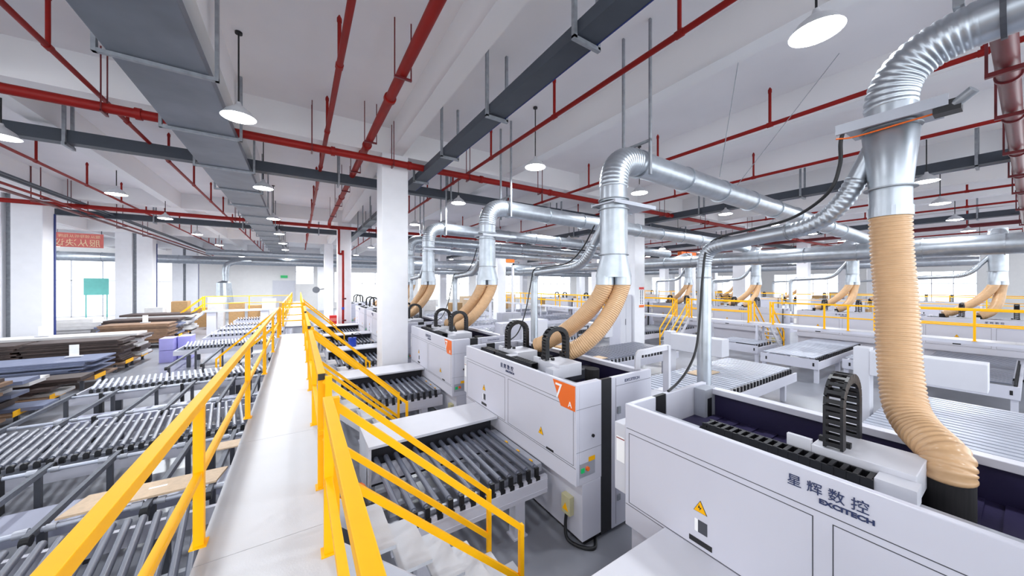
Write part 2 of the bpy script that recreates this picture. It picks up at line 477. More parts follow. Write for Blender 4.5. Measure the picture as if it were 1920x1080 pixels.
# pipe bundle along the left double columns
for i, (x, z, r, m_, lb) in enumerate(((-8.95, 7.15, 0.05, 'red', 'lower red pipe of the bundle along the left double columns'),
                                 (-9.2, 7.02, 0.06, 'darkred', 'dark red pipe of the bundle nearest the left double columns'))):
    t = thing('fire_main_pipe', lb, 'pipe', (x, 2, z))
    part(MB().cyl((x, 2, z), (x, 55, z), r, n=12), 'pipe', m_, t)
    for y in (16, 19, 22.3, 26, 30, 34):
        part(MB().box(x - 0.12, x + 0.12, y - 0.03, y + 0.03, z - 0.09, z - 0.05).box(x - 0.12, x - 0.1, y - 0.02, y + 0.02, z - 0.08, SLAB), 'pipe_hanger', 'darkred', t)
for i, (x, lb) in enumerate(((-8.72, 'slate conduit next to the red bundle at left'), (-8.5, 'outer slate conduit of the left bundle'))):
    tag(part(MB().box(x - 0.05, x + 0.05, 2, 55, 7.28, 7.34), 'cable_conduit', 'tray'), lb, 'conduit')

# ---------------------------------------------------------------- charcoal cable trays
def tray_x(y, x0, x1, z0, z1, label, hs):
    t = thing('cable_tray', label, 'cable tray', (x0, y, z0))
    part(MB().box(x0, x1, y, y + 0.3, z0, z1), 'tray_body', 'tray', t)
    for x in hs:
        m = MB().box(x - 0.03, x + 0.03, y - 0.07, y - 0.01, z0 - 0.06, SLAB).box(x - 0.03, x + 0.03, y + 0.31, y + 0.36, z0 - 0.06, SLAB).box(x - 0.03, x + 0.03, y - 0.1, y + 0.42, z0 - 0.1, z0 - 0.02)
        part(m, 'hanger', 'galvd', t)
def tray_y(x, y0, y1, z0, z1, label, hs, w=0.38):
    t = thing('cable_tray', label, 'cable tray', (x, y0, z0))
    part(MB().box(x, x + w, y0, y1, z0, z1), 'tray_body', 'tray', t)
    part(MB().box(x + w, x + w + 0.02, y0, y1, z0 - 0.005, z0 + 0.09), 'edge_trim', 'navy', t, label='navy edge strip')
    for y in hs:
        m = MB().box(x - 0.07, x - 0.01, y - 0.03, y + 0.03, z0 - 0.06, SLAB).box(x + w + 0.03, x + w + 0.08, y - 0.03, y + 0.03, z0 - 0.06, SLAB).box(x - 0.07, x + w + 0.08, y - 0.03, y + 0.03, z0 - 0.08, z0 - 0.02)
        part(m, 'hanger', 'galvd', t)
tray_x(13.25, -24, 60, 7.13, 7.45, 'charcoal cable tray crossing the hall just behind the first column', (-8.2, -5.0, -1.7, 1.2, 5.4, 8.4, 11.5, 15.9, 19, 23, 28, 34))
tray_x(27.2, -24, 60, 7.13, 7.45, 'charcoal cable tray crossing the hall behind the second column row', (-14, -11.6, -7, -3, 1.2, 5.4, 9, 13, 19, 28, 34))
tray_y(3.33, -4, 12.6, 7.05, 7.25, 'charcoal cable tray with a navy edge running up over the machines', (-1.5, 0.9, 3.5, 6.1, 8.7, 11.3))
tray_y(3.33, 14.2, 34, 7.05, 7.25, 'far charcoal cable tray behind the first column', (15.5, 17.3, 19.5, 22, 24))
tray_y(16.9, -6, 45, 7.05, 7.35, 'charcoal cable tray behind the tall tan hose', (0.9, 5.0, 9, 12.7, 18, 24))
tray_y(30.5, -6, 45, 7.05, 7.35, 'charcoal cable tray in the far right bay', (1.6, 8, 14))

# ---------------------------------------------------------------- wide sheet metal duct on the left
t = thing('sheet_metal_duct', 'wide flat grey sheet metal duct hung left above the walkway', 'duct', (-1.8, -4, 6.9))
part(MB().box(-2.38, -1.24, -4, 48, 6.94, 7.11), 'duct_body', 'duct', t, 0.01)
for k in range(-2, 15):
    y = 7.33 + 2.75 * k
    m = MB().box(-2.52, -1.12, y - 0.035, y + 0.035, 6.88, 6.935).box(-1.17, -1.12, y - 0.04, y + 0.04, 6.88, SLAB).box(-2.52, -2.47, y - 0.04, y + 0.04, 6.88, SLAB)
    part(m, 'hanger_frame', 'galvd', t)
# large ducts
def big_duct(p, q, r, label, step=1.6, loc=None, flare=0.03):
    t = thing('spiral_duct', label, 'duct', p)
    p = Vector(p); q = Vector(q); L = (q - p).length; d = (q - p) / L
    part(MB().cyl(p, q, r, n=28), 'duct_body', 'galv', t)
    k = step * 0.5; n = 0
    while k < L and n < 30:
        part(ring(p + d * k, d, r, flare, 0.04, 28), 'joint_flange', 'galv', t); k += step; n += 1
    return t
big_duct((21.7, -8, 5.0), (21.7, 42, 5.0), 0.38, 'big horizontal collector duct running lengthways at right', 1.9)
big_duct((-22, 47, 6.1), (22, 47, 6.1), 0.42, 'big galvanised duct crossing in front of the far white wall', 2.6)
big_duct((-8, 45.8, 6.9), (24, 45.8, 6.9), 0.3, 'upper galvanised duct crossing before the far white wall', 2.6)
big_duct((40.1, 2, 5.2), (40.1, 46, 5.2), 0.34, 'farther collector duct running lengthways beyond the right walkway', 2.4)
big_duct((8, 33, 5.6), (40, 33, 5.6), 0.35, 'galvanised duct crossing far behind the middle machines', 2.4)
big_duct((10, 37, 5.0), (42, 37, 5.0), 0.3, 'lower galvanised duct crossing in the far middle', 2.4)
t = thing('extraction_duct', 'silver duct dropping to a grey hood at the far left', 'duct', (-6.2, 45, 2))
part(MB().tube(spline([(-4.6, 46.6, 6.1), (-5.4, 45.6, 6.0), (-6.2, 45.1, 5.6), (-6.36, 45, 4.9), (-6.36, 45, 4.4)], 6), 0.28, 20), 'pipe', 'galv', t)
part(MB().tube([(-6.36, 45, 4.5), (-6.36, 45, 3.9), (-6.5, 45, 3.7), (-6.4, 45, 1.0)], [0.24, 0.25, 0.6, 0.75], 16, smooth=False), 'hood', 'galv', t)

# ================================================================ walkways
def railing(x, y0, y1, z, label, posts=None, step=2.62, cap=None):
    t = thing('guard_railing', label, 'railing', (x, y0, z), 'yellow walkway railings')
    part(MB().box(x - 0.03, x + 0.03, y0, y1, z + 0.96, z + 1.02), 'top_rail', 'yellow', t, 0.004)
    part(MB().box(x - 0.022, x + 0.022, y0, y1, z + 0.47, z + 0.515), 'mid_rail', 'yellow', t, 0.004)
    if posts is None:
        n = max(1, round((y1 - y0) / step)); posts = [y0 + 0.03 + (y1 - y0 - 0.06) * k / n for k in range(n + 1)]
    for y in posts:
        part(MB().box(x - 0.028, x + 0.028, y - 0.028, y + 0.028, z + 0.0, z + 0.96).box(x - 0.045, x + 0.045, y - 0.05, y + 0.05, z, z + 0.01), 'post', 'yellow', t)
    if cap is not None:
        for y in cap:
            part(MB().box(x - 0.028, x + 0.028, y - 0.004, y + 0.004, z + 0.962, z + 1.018), 'end_cap', 'black', t, label='black end cap')
    return t

def stairs(x, y0, y1, sx, label, z=1.7):
    """flight leaving the deck edge at x, descending in direction sx along X"""
    t = thing('walkway_stairs', label, 'stairs', (x, (y0 + y1) / 2, 0), 'flights of stairs off the walkways')
    X = lambda u: x + sx * u
    run = 1.78
    for yy in (y0, y1 - 0.02):
        poly = [(X(0), z - 0.02), (X(0), z - 0.26), (X(run - 0.22), 0.0), (X(run), 0.0), (X(run), 0.03)]
        part(MB().prism(poly, 1, yy, yy + 0.02), 'stringer', 'white2', t)
    n = 6
    for k in range(n):
        u = run * (k + 0.35) / n + 0.06; zz = z - z * (k + 1) / (n + 1)
        m = MB().box(min(X(u), X(u + 0.26)), max(X(u), X(u + 0.26)), y0 + 0.02, y1 - 0.02, zz - 0.03, zz)
        part(m, 'tread', 'deck', t)
    for yy in (y0 + 0.0, y1 - 0.0):
        s = 0.955; lx = 1.6
        for zo, nm in ((1.0, 'handrail'), (0.5, 'lower_rail')):
            a = (X(-0.03), yy, z + zo - 0.03); b = (X(lx), yy, z + zo - 0.03 - s * lx)
            part(MB().bar(a, b, 0.04, 0.05), nm, 'yellow', t)
        zb = z + 1.0 - s * lx
        part(MB().box(X(lx) - 0.022, X(lx) + 0.022, yy - 0.022, yy + 0.022, 0.15, zb), 'end_post', 'yellow', t)
        part(MB().box(X(0.0) - 0.026, X(0.0) + 0.026, yy - 0.026, yy + 0.026, z, z + 1.0), 'top_post', 'yellow', t)
    return t

def deck(x0, x1, y0, y1, z, label, name='walkway_deck'):
    t = thing(name, label, 'walkway', ((x0 + x1) / 2, y0, 0))
    n = max(1, round((y1 - y0) / 2.05)) if (y1 - y0) > (x1 - x0) else 1
    for k in range(n):
        a = y0 + (y1 - y0) * k / n; b = y0 + (y1 - y0) * (k + 1) / n - 0.004
        part(MB().box(x0, x1, a, b, z - 0.012, z), 'deck_plate', 'deck', t)
    m = MB()
    for x in (x0, x1 - 0.06):
        m.box(x, x + 0.06, y0, y1, z - 0.11, z - 0.013)
    k = y0 + 0.3
    while k < y1:
        m.box(x0 + 0.06, x1 - 0.06, k, k + 0.05, z - 0.12, z - 0.02); k += 2.0
    part(m, 'edge_beam', 'white', t)
    k = y0 + 0.5; n = 0
    while k < y1 and n < 20:
        for x in (x0, x1 - 0.08):
            part(MB().box(x, x + 0.08, k, k + 0.08, 0, z - 0.11), 'support_leg', 'white', t)
        k += 4.155; n += 1
    return t

RB = 18.7
deck(-0.57, 0.22, -3, 14.65, 1.7, 'white plate walkway deck between the yellow railings under the camera')
deck(-0.57, 0.22, 17.4, 44, 1.7, 'far continuation of the white walkway beyond the gap')
deck(RB - 0.57, RB + 0.22, -6, 40, 1.7, 'raised white walkway deck running across the right half')
railing(-0.58, -2.2, 13.9, 1.7, 'long yellow railing on the left side of the near walkway', posts=[-2.13, 0.48, 3.11, 5.72, 8.35, 10.95, 13.85])
railing(0.17, -2.5, 2.66, 1.7, 'yellow railing at right front, before the first stairs', posts=[-2.4, 0.1, 2.56])
railing(0.17, 3.38, 6.72, 1.7, 'yellow railing on the right between the first and second stairs', posts=[3.42, 5.0, 6.66], cap=[3.37])
railing(0.17, 7.42, 10.85, 1.7, 'yellow railing on the right between the second and third stairs', posts=[7.46, 9.1, 10.8], cap=[7.41])
railing(0.17, 11.6, 14.6, 1.7, 'short yellow railing on the right just before the walkway gap', cap=[11.59])
railing(-0.58, 17.5, 42, 1.7, 'left yellow railing of the far walkway beyond the gap', step=4)
railing(0.17, 17.5, 42, 1.7, 'right yellow railing of the far walkway beyond the gap', step=4)
def cross_rail(x0, x1, y, z, label, step=2.6):
    t = thing('guard_railing', label, 'railing', ((x0 + x1) / 2, y, z), 'yellow walkway railings')
    part(MB().box(x0, x1, y - 0.025, y + 0.025, z + 0.96, z + 1.01), 'top_rail', 'yellow', t)
    part(MB().box(x0, x1, y - 0.02, y + 0.02, z + 0.47, z + 0.51), 'mid_rail', 'yellow', t)
    n = max(1, round((x1 - x0) / step))
    for k in range(n + 1):
        xx = x0 + (x1 - x0) * k / n
        part(MB().box(xx - 0.025, xx + 0.025, y - 0.025, y + 0.025, z, z + 0.96), 'post', 'yellow', t)
cross_rail(-0.55, 0.14, 14.62, 1.7, 'yellow bars closing the near walkway at the gap')
cross_rail(-0.55, 0.14, 17.4, 1.7, 'yellow bars closing the far walkway at the gap')
stairs(0.22, 2.68, 3.33, 1, 'yellow railed stairs leaving the walkway beside the nearest roller conveyor')
stairs(0.22, 6.74, 7.40, 1, 'second yellow railed stairs on the right of the walkway')
stairs(0.22, 10.88, 11.55, 1, 'third yellow railed stairs on the right of the walkway')
stairs(-0.6, 13.95, 14.6, -1, 'yellow railed stairs descending left from the walkway end')
stairs(0.22, 17.6, 18.3, 1, 'yellow railed stairs right of the far walkway start')
stairs(0.22, 21.6, 22.3, 1, 'distant yellow railed stairs right of the far walkway')
# transverse far walkway left
t = thing('walkway_deck', 'white crosswise walkway deck in the far left', 'walkway', (-3, 31, 0))
part(MB().box(-5.6, -0.6, 30.9, 31.7, 1.58, 1.7), 'deck_plate', 'deck', t)
for x in (-5.4, -2.4):
    part(MB().box(x, x + 0.5, 31.0, 31.5, 0, 1.58), 'support_leg', 'white', t)
cross_rail(-5.5, -0.6, 30.93, 1.7, 'yellow railing on the near edge of the crosswise far walkway')
stairs(-5.6, 31.0, 31.6, -1, 'yellow stairs at the left end of the crosswise walkway')
# right walkway rails
railing(RB - 0.58, -6, 6.4, 1.7, 'long yellow railing crossing the right half behind the tan hose', posts=[-3, -0.4, 1.0, 3.9, 4.6, 6.35])
railing(RB - 0.58, 7.3, 10.1, 1.7, 'yellow railing section in the middle right beyond the vertical silver pipe')
railing(RB - 0.58, 11.0, 36, 1.7, 'far part of the yellow railing on the right walkway')
railing(RB + 0.17, -6, 2.6, 1.7, 'rear yellow railing on the right walkway, behind the long one')
railing(RB + 0.17, 7.5, 10.8, 1.7, 'rear yellow railing section of the right walkway, near the middle')
railing(RB + 0.17, 11.6, 36, 1.7, 'far rear yellow railing of the right walkway')
stairs(RB + 0.22, 2.68, 3.33, 1, 'yellow stairs behind the tall tan hose')
stairs(RB + 0.22, 6.74, 7.40, 1, 'yellow stairs behind the right walkway in front of the machines')
stairs(RB - 0.6, 10.2, 10.9, -1, 'yellow stairs descending from the right walkway beside the white box cover')
railing(RB * 2 - 0.58, -2, 30, 1.7, 'distant yellow railing beyond the second machine row', step=3.4)
railing(RB * 2 + 4.5, 0, 34, 1.7, 'most distant yellow railing at right', step=3.4)

# ================================================================ CNC machines
MX = 3.04
def make_machine(y0, label, k, logo=True, cabinet=True, plaque=False, inner=True):
    """nesting router enclosure, 3.38 m long, front at X = 3.04"""
    y1 = y0 + 3.38; X = MX; B = 4.62; T = 2.19
    t = thing('router_machine', label, 'machine', (X + 0.8, y0 + 1.69, 0), 'white routing machines')
    P = lambda mb, n, m, b=0.0, l=None: part(mb, n, m, t, b, l)
    # housing: front wall, end walls, rear wall, lower body
    P(MB().box(X, X + 0.06, y0, y1, 0.86, T), 'front_panel', 'white', 0.008)
    P(MB().box(X + 0.06, X + 0.47, y0, y0 + 0.1, 0.86, T), 'end_panel', 'white', 0.006)
    P(MB().box(X + 0.06, X + 0.47, y1 - 0.06, y1, 0.86, T), 'end_panel', 'white', 0.006)
    P(MB().box(X + 0.47, X + 0.68, y0 + 0.01, y0 + 0.05, 0.05, T), 'black_gap_strip', 'black')
    P(MB().box(X + 0.47, X + 0.68, y1 - 0.05, y1 - 0.01, 0.05, T), 'black_gap_strip', 'black')
    P(MB().box(X + 0.68, B, y0, y0 + 0.06, 0.06, T), 'end_door', 'white', 0.006)
    P(MB().box(X + 0.68, B, y1 - 0.06, y1, 0.06, T), 'end_door', 'white', 0.006)
    P(MB().box(B - 0.12, B, y0 + 0.06, y1 - 0.06, T - 0.1, T - 0.03), 'rear_rail', 'white', 0.006)
    P(MB().box(B - 0.04, B - 0.005, y0 + 0.06, y1 - 0.06, 0.1, T - 0.1), 'rear_panel', 'white')
    P(MB().box(B - 0.06, B - 0.041, y0 + 0.061, y1 - 0.061, 1.6, T - 0.101), 'dark_inner_sheet', 'bed')
    c_ = P(MB().box(B - 0.3, B - 0.05, y1 - 0.2, y1 - 0.061, 1.7, T - 0.02), 'corner_post', 'alu', 0.006)
    part(MB().box(B - 0.24, B - 0.14, y1 - 0.203, y1 - 0.2, 1.75, T - 0.14), 'post_slot', 'black', c_)
    P(MB().box(X + 0.11, X + 0.46, y0, y1, 0.1, 0.859), 'lower_body', 'white', 0.006)
    P(MB().box(X + 0.2, B - 0.05, y0 + 0.06, y1 - 0.06, 0.0, 0.1), 'plinth', 'black')
    P(MB().box(X + 0.46, B - 0.1, y0 + 0.07, y1 - 0.07, 0.1, 1.82), 'machine_bed', 'bed')
    if inner:
        # slats of the bed
        m = MB()
        for j in range(16):
            yy = y0 + 0.2 + j * 0.19
            m.box(X + 0.72, B - 0.12, yy, yy + 0.1, 1.82, 1.835)
        P(m, 'bed_slats', 'bed')
    # guide ledge and inner wall
    P(MB().box(X + 0.061, X + 0.45, y0 + 0.1, y1 - 0.06, 1.98, 2.04), 'guide_ledge', 'alu')
    P(MB().box(X + 0.41, X + 0.45, y0 + 0.1, y1 - 0.06, 1.6, 1.98), 'guide_web', 'alu')
    # seams
    m = MB()
    e = 0.0015
    m.box(X - e, X, y0 + 0.02, y1 - 0.02, 1.925, 1.931)
    for (a, b) in ((y0 + 0.05, y0 + 1.68), (y0 + 1.78, y1 - 0.05)):
        m.box(X - e, X, a, a + 0.006, 1.12, 1.88); m.box(X - e, X, b - 0.006, b, 1.12, 1.88)
        m.box(X - e, X, a, b, 1.875, 1.881); m.box(X - e, X, a, b, 1.12, 1.126)
    m.box(X - e, X, y0 + 0.01, y1 - 0.01, 1.092, 1.098)
    P(m, 'panel_seams', 'dgrey')
    m = MB()
    m.box(X + 0.76, X + 0.765, y0 - e, y0, 0.1, T - 0.02)
    m.box(X + 0.76, B - 0.02, y0 - e, y0, T - 0.135, T - 0.13)
    m.box(X + 0.0, X + 0.47, y0 - e, y0, T - 0.33, T - 0.327); m.box(X + 0.0, X + 0.47, y0 - e, y0, 1.3, 1.303)
    P(m, 'end_seams', 'dgrey')
    P(MB().box(X + 0.79, X + 0.85, y0 - 0.02, y0, 1.66, 1.76), 'latch', 'galvd')
    P(MB().box(X + 0.79, X + 0.85, y0 - 0.012, y0, 0.42, 0.5), 'latch', 'galvd')
    P(MB().cyl((X + 0.3, y0 - 0.02, 1.47), (X + 0.3, y0, 1.47), 0.022), 'knob', 'black')
    # control recess on the end
    c = P(MB().box(X + 0.06, X + 0.34, y0 - 0.004, y0, 0.96, 1.14), 'switch_panel', 'alu')
    part(MB().box(X + 0.08, X + 0.14, y0 - 0.012, y0 - 0.004, 1.02, 1.08), 'indicator', 'green', c)
    part(MB().cyl((X + 0.19, y0 - 0.03, 1.06), (X + 0.19, y0 - 0.004, 1.06), 0.028), 'emergency_button', 'orange', c)
    part(MB().box(X + 0.22, X + 0.34, y0 - 0.006, y0 - 0.004, 1.14, 1.2), 'warning_label', 'yellow', c)
    # lettering and signs on the front (reads along -Y)
    R = (0, -1, 0); U = (0, 0, 1)
    if logo:
        zl = 2.045
        text_mesh('星 辉 数 控', 0.088, R, U, (X - 0.004, y0 + 1.93, zl), 'company_lettering', 'ink', t, squash=1.0)
        text_mesh('EXCITECH', 0.044, R, U, (X - 0.004, y0 + 1.75, zl - 0.055), 'company_lettering', 'ink', t, squash=1.3, bold=0.0018)
        text_mesh('EXCITECH', 0.06, (1, 0, 0), U, (X + 0.95, y0 - 0.004, T - 0.1), 'door_lettering', 'ink', t, squash=1.2)
    def warn(yc, zc, s=0.06):
        w_ = P(MB().prism([(yc - s, zc - s * 0.8), (yc + s, zc - s * 0.8), (yc, zc + s)], 0, X - 0.004, X), 'warning_sign', 'inkb')
        part(MB().prism([(yc - s * 0.9, zc - s * 0.74), (yc + s * 0.9, zc - s * 0.74), (yc, zc + s * 0.9)], 0, X - 0.006, X - 0.004), 'yellow_triangle', 'yellow', w_)
        part(MB().prism([(yc + s * 0.15, zc + s * 0.35), (yc + s * 0.3, zc - s * 0.15), (yc + s * 0.02, zc - s * 0.1), (yc + s * 0.1, zc - s * 0.5), (yc - s * 0.22, zc + s * 0.02), (yc + s * 0.02, zc)], 0, X - 0.008, X - 0.006), 'lightning_symbol', 'inkb', w_)
    warn(y0 + 0.6 if not plaque else y0 + 0.75, 1.33); warn(y0 + 2.56, 1.5)
    P(MB().box(X - 0.004, X, y0 + 2.5, y0 + 2.58, 1.27, 1.38), 'data_plate', 'dgrey')
    P(MB().box(X - 0.004, X, y0 + 2.58, y0 + 2.61, 1.27, 1.38), 'data_label', 'inkw')
    P(MB().box(X - 0.005, X, y0 + 2.46, y0 + 2.66, 1.16, 1.205), 'handle_slot', 'inkb')
    P(MB().box(X - 0.005, X, y0 + 0.46, y0 + 0.62, 1.12, 1.15), 'handle_slot', 'inkb')
    if plaque:
        s = P(MB().prism([(y0 + 0.02, 2.17), (y0 + 0.47, 2.17), (y0 + 0.3, 1.84), (y0 + 0.02, 1.84)], 0, X - 0.005, X), 'orange_number_plate', 'orange', l='orange plate with white 7 and A')
        text_mesh('7', 0.3, R, U, (X - 0.008, y0 + 0.42, 1.93), 'plate_number', 'inkw', s)
        text_mesh('A', 0.11, R, U, (X - 0.008, y0 + 0.15, 1.87), 'plate_letter', 'inkw', s)
    # gantries with cable chains
    gl = [(y0 + 1.2, True), (y0 + 2.42, False)] if k != 0 else [(y0 + 1.72, True)]
    for gy, big in gl:
        g = P(MB().box(X + 0.46, X + 0.93, gy - 0.35, gy + 0.2, 2.0, 2.21), 'gantry_head', 'white2', 0.006)
        part(MB().box(X + 0.3, X + 0.459, gy - 0.37, gy - 0.18, 2.045, 2.17), 'end_cover', 'white2', g)
        part(MB().box(X + 0.5, X + 1.55, gy - 0.12, gy + 0.12, 1.84, 1.999), 'gantry_beam', 'dgrey', g)
        part(MB().box(X + 0.46, X + 0.5, gy + 0.2, gy + 0.36, 2.0, 2.24), 'chain_bracket', 'white2', g)
        part(MB().box(X + 0.6, X + 0.64, gy + 0.14, gy + 0.19, 2.21, 2.25), 'black_knob', 'black', g)
        part(MB().box(X + 0.6, X + 0.64, gy - 0.0, gy + 0.06, 2.21, 2.25), 'black_knob', 'black', g)
        part(MB().cyl((X + 1.1, gy - 0.42, 1.84), (X + 1.1, gy - 0.42, 2.1), 0.12, n=20), 'dust_brush', 'brush', g)
        # arch chain in the XZ plane
        ch = MB(); yb = gy + 0.02; x0_, x1_ = X + 0.5, X + 0.95; zt = 2.55; rad = (x1_ - x0_) / 2
        path = [(x0_, 2.22 + 0.06 * j) for j in range(6)] + [(x0_ + rad - rad * math.cos(a * math.pi / 10), zt + rad * 0.85 * math.sin(a * math.pi / 10)) for a in range(11)] + [(x1_, zt - 0.06 * (j + 1)) for j in range(8)]
        for j, (a, b) in enumerate(zip(path[:-1], path[1:])):
            for yo in (0.0, 0.1):
                ch.bar((a[0], yb + yo, a[1]), (b[0], yb + yo, b[1]), 0.018, 0.075, up=(a[1] - b[1], 0, b[0] - a[0]) if abs(a[1] - b[1]) + abs(b[0] - a[0]) > 0 else (0, 0, 1))
            mid = ((a[0] + b[0]) / 2, (a[1] + b[1]) / 2)
            d = Vector((b[0] - a[0], 0, b[1] - a[1])).normalized(); nn = Vector((-d.z, 0, d.x))
            for sgn in (-1, 1):
                c0 = Vector((mid[0], yb + 0.05, mid[1])) + nn * 0.034 * sgn
                ch.bar(c0 - Vector((0, 0.05, 0)), c0 + Vector((0, 0.05, 0)), 0.03, 0.008, up=nn)
        P(ch, 'cable_chain', 'black')
        # chain lying along Y on the ledge
        ch = MB(); xa = X + 0.29; L0, L1 = gy + 0.2, min(gy + 1.45, y1 - 0.25)
        if not big: L0, L1 = gy + 0.2, min(gy + 0.75, y1 - 0.1)
        if k == 0: L0, L1 = gy - 0.18, gy + 0.93
        yy = L0
        while yy < L1:
            ch.box(xa - 0.005, xa + 0.012, yy, yy + 0.066, 2.06, 2.155).box(xa + 0.13, xa + 0.147, yy, yy + 0.066, 2.06, 2.155)
            ch.box(xa, xa + 0.14, yy + 0.01, yy + 0.038, 2.145, 2.158)
            yy += 0.068
        for a in range(6):
            a0 = a * math.pi / 6; a1 = (a + 1) * math.pi / 6
            for xx in (xa, xa + 0.13):
                ch.bar((xx, L1 + 0.06 * math.sin(a0), 2.09 + 0.04 * math.cos(a0)), (xx, L1 + 0.06 * math.sin(a1), 2.09 + 0.04 * math.cos(a1)), 0.016, 0.04, up=(1, 0, 0))
        ch.box(xa, xa + 0.14, L0, L1, 2.041, 2.06)
        P(ch, 'cable_chain', 'black')
    # control arm at the near rear corner
    ar = P(MB().tube(spline([(B - 0.12, y0 + 0.16, T - 0.02), (B - 0.12, y0 + 0.14, T + 0.22), (B - 0.0, y0 + 0.08, T + 0.26), (B + 0.42, y0 - 0.0, T + 0.3)], 5), 0.055, 4, smooth=False), 'control_arm', 'white2')
    part(MB().box(B + 0.38, B + 0.44, y0 - 0.05, y0 + 0.05, 1.75, T + 0.33), 'arm_post', 'white2', ar)
    part(MB().prism([(B + 0.16, 1.35), (B + 0.16, 1.66), (B + 0.3, 1.76), (B + 0.62, 1.76), (B + 0.62, 1.35)], 1, y0 - 0.12, y0 + 0.2), 'control_console', 'white2', ar)
    part(MB().box(B + 0.2, B + 0.58, y0 - 0.124, y0 - 0.12, 1.42, 1.66), 'screen', 'glass', ar)
    if cabinet:
        c = P(MB().box(X + 0.03, X + 0.36, y1, y1 + 0.17, 1.16, 1.93), 'electric_cabinet', 'white2', 0.008)
        part(MB().box(X + 0.026, X + 0.03, y1 + 0.03, y1 + 0.14, 1.5, 1.78), 'paper_notice', 'inkw', c)
        part(MB().box(X + 0.024, X + 0.026, y1 + 0.03, y1 + 0.14, 1.755, 1.765), 'red_line', 'red', c)
    # terminal box low on the front
    j = P(MB().box(X + 0.03, X + 0.11, y0 + 0.16, y0 + 0.33, 0.37, 0.62), 'terminal_box', 'beige', 0.006, 'beige terminal box with warning triangle')
    yc, zc, s = y0 + 0.245, 0.47, 0.055
    part(MB().prism([(yc - s, zc - s * 0.8), (yc + s, zc - s * 0.8), (yc, zc + s)], 0, X + 0.024, X + 0.03), 'warning_sign', 'yellow', j)
    part(MB().tube(spline([(X + 0.07, yc + 0.02, 0.38), (X + 0.05, yc + 0.02, 0.2), (X + 0.04, yc - 0.03, 0.05), (X + 0.1, yc - 0.2, 0.025), (X + 0.25, yc - 0.32, 0.022), (X + 0.4, yc - 0.2, 0.025)], 6), 0.022, 8), 'cable', 'black', j)
    return t

machY = {0: -0.95, 1: 3.2, 2: 7.37, 3: 11.55, 4: 15.7, 5: 19.85, 6: 25.4}
mlab = {0: 'nearest white routing machine at the lower right with big dark blue lettering',
        1: 'white routing machine with the orange number plate, second from the camera',
        2: 'third white routing machine, right of the first column',
        3: 'white routing machine just behind the first column',
        4: 'white routing machine seen left of the first column',
        5: 'distant white routing machine left of the first column',
        6: 'farthest white routing machine in the row along the walkway'}
proto = None
for k, y in machY.items():
    if k < 3 or k == 3:
        o = make_machine(y, mlab[k], k, plaque=(k in (1, 2)))
        if k == 3: proto = o
    else:
        dup(proto, (0, y - machY[3], 0), mlab[k])
rlab = ['white routing machine at the right edge behind the right walkway railing', 'white routing machine behind the railing, left of the tall tan hose',
        'white routing machine with the dark end opening behind the middle right railing', 'white routing machine far behind the middle column',
        'distant white routing machine fifth in the rear row', 'distant white routing machine sixth in the rear row', 'distant white routing machine seventh in the rear row']
for k in range(7):
    y = (-0.95, 3.2, 7.37, 11.55, 15.7, 19.85, 24.0)[k]
    dup(proto, (RB, y - machY[3], 0), rlab[k])
for k in range(5):
    y = (2.0, 8, 14, 20, 26)[k]
    dup(proto, (RB * 2 + 0.2, y - machY[3], 0), od[k] + ' machine of the very distant third row', 'third row of machines', skip=('company_lettering', 'warning_sign', 'switch_panel'))

# ================================================================ hero extraction duct and hoses
t = thing('extraction_duct', 'tall silver duct with ribbed elbow, damper and single tan hose at right', 'duct', (4.6, 0.71, 2.0), 'extraction ducts over the machines')
ax = (4.6, 0.71)
A = lambda z: (ax[0], ax[1], z)
el = [A(5.12)] + bez(A(5.14), A(5.42), (4.6, 0.55, 5.58), (4.6, 0.22, 5.6), 24)
part(ribbed(el, 0.165, 0.052, 0.011, 28), 'ribbed_elbow', 'galv', t)
part(MB().cyl((4.6, 0.26, 5.6), (4.6, -2.5, 5.62), 0.17, n=28), 'duct_pipe', 'galv', t)
part(ring((4.6, 0.12, 5.6), (0, 1, 0), 0.17, 0.02, 0.03), 'clamp_ring', 'dgrey', t)
part(MB().cyl(A(5.0), A(5.16), 0.168, n=32), 'collar', 'galv', t)
part(ring(A(5.04), (0, 0, 1), 0.168, 0.03, 0.012, 32), 'flange', 'galvd', t)
dp = part(MB().box(4.34, 4.8, 0.42, 0.98, 4.972, 5.0).box(4.33, 4.36, 0.36, 1.02, 4.93, 5.02), 'slide_damper', 'alu', t)
part(MB().box(4.34, 4.46, 0.3, 0.44, 4.88, 4.97), 'damper_actuator', 'black', dp)
part(MB().cyl((4.37, 0.33, 4.93), (4.33, 0.24, 4.99), 0.035), 'actuator_cylinder', 'galvd', dp)
part(MB().tube(spline([(4.35, 1.02, 4.9), (4.4, 0.9, 4.89), (4.4, 0.6, 4.9), (4.38, 0.42, 4.9)], 4), 0.008, 6), 'orange_air_line', 'orange', dp, label='orange air hose')
part(ring(A(4.93), (0, 0, 1), 0.165, 0.035, 0.012, 32), 'flange', 'galvd', t)
part(MB().tube([A(4.96), A(4.92), A(4.9), A(4.42), A(4.38)], [0.168, 0.168, 0.185, 0.142, 0.142], 32), 'cone', 'galv', t)
part(ring(A(4.385), (0, 0, 1), 0.142, 0.03, 0.012, 32), 'flange', 'galvd', t)
part(MB().cyl(A(4.38), A(4.15), 0.138, n=32), 'drop_pipe', 'galv', t)
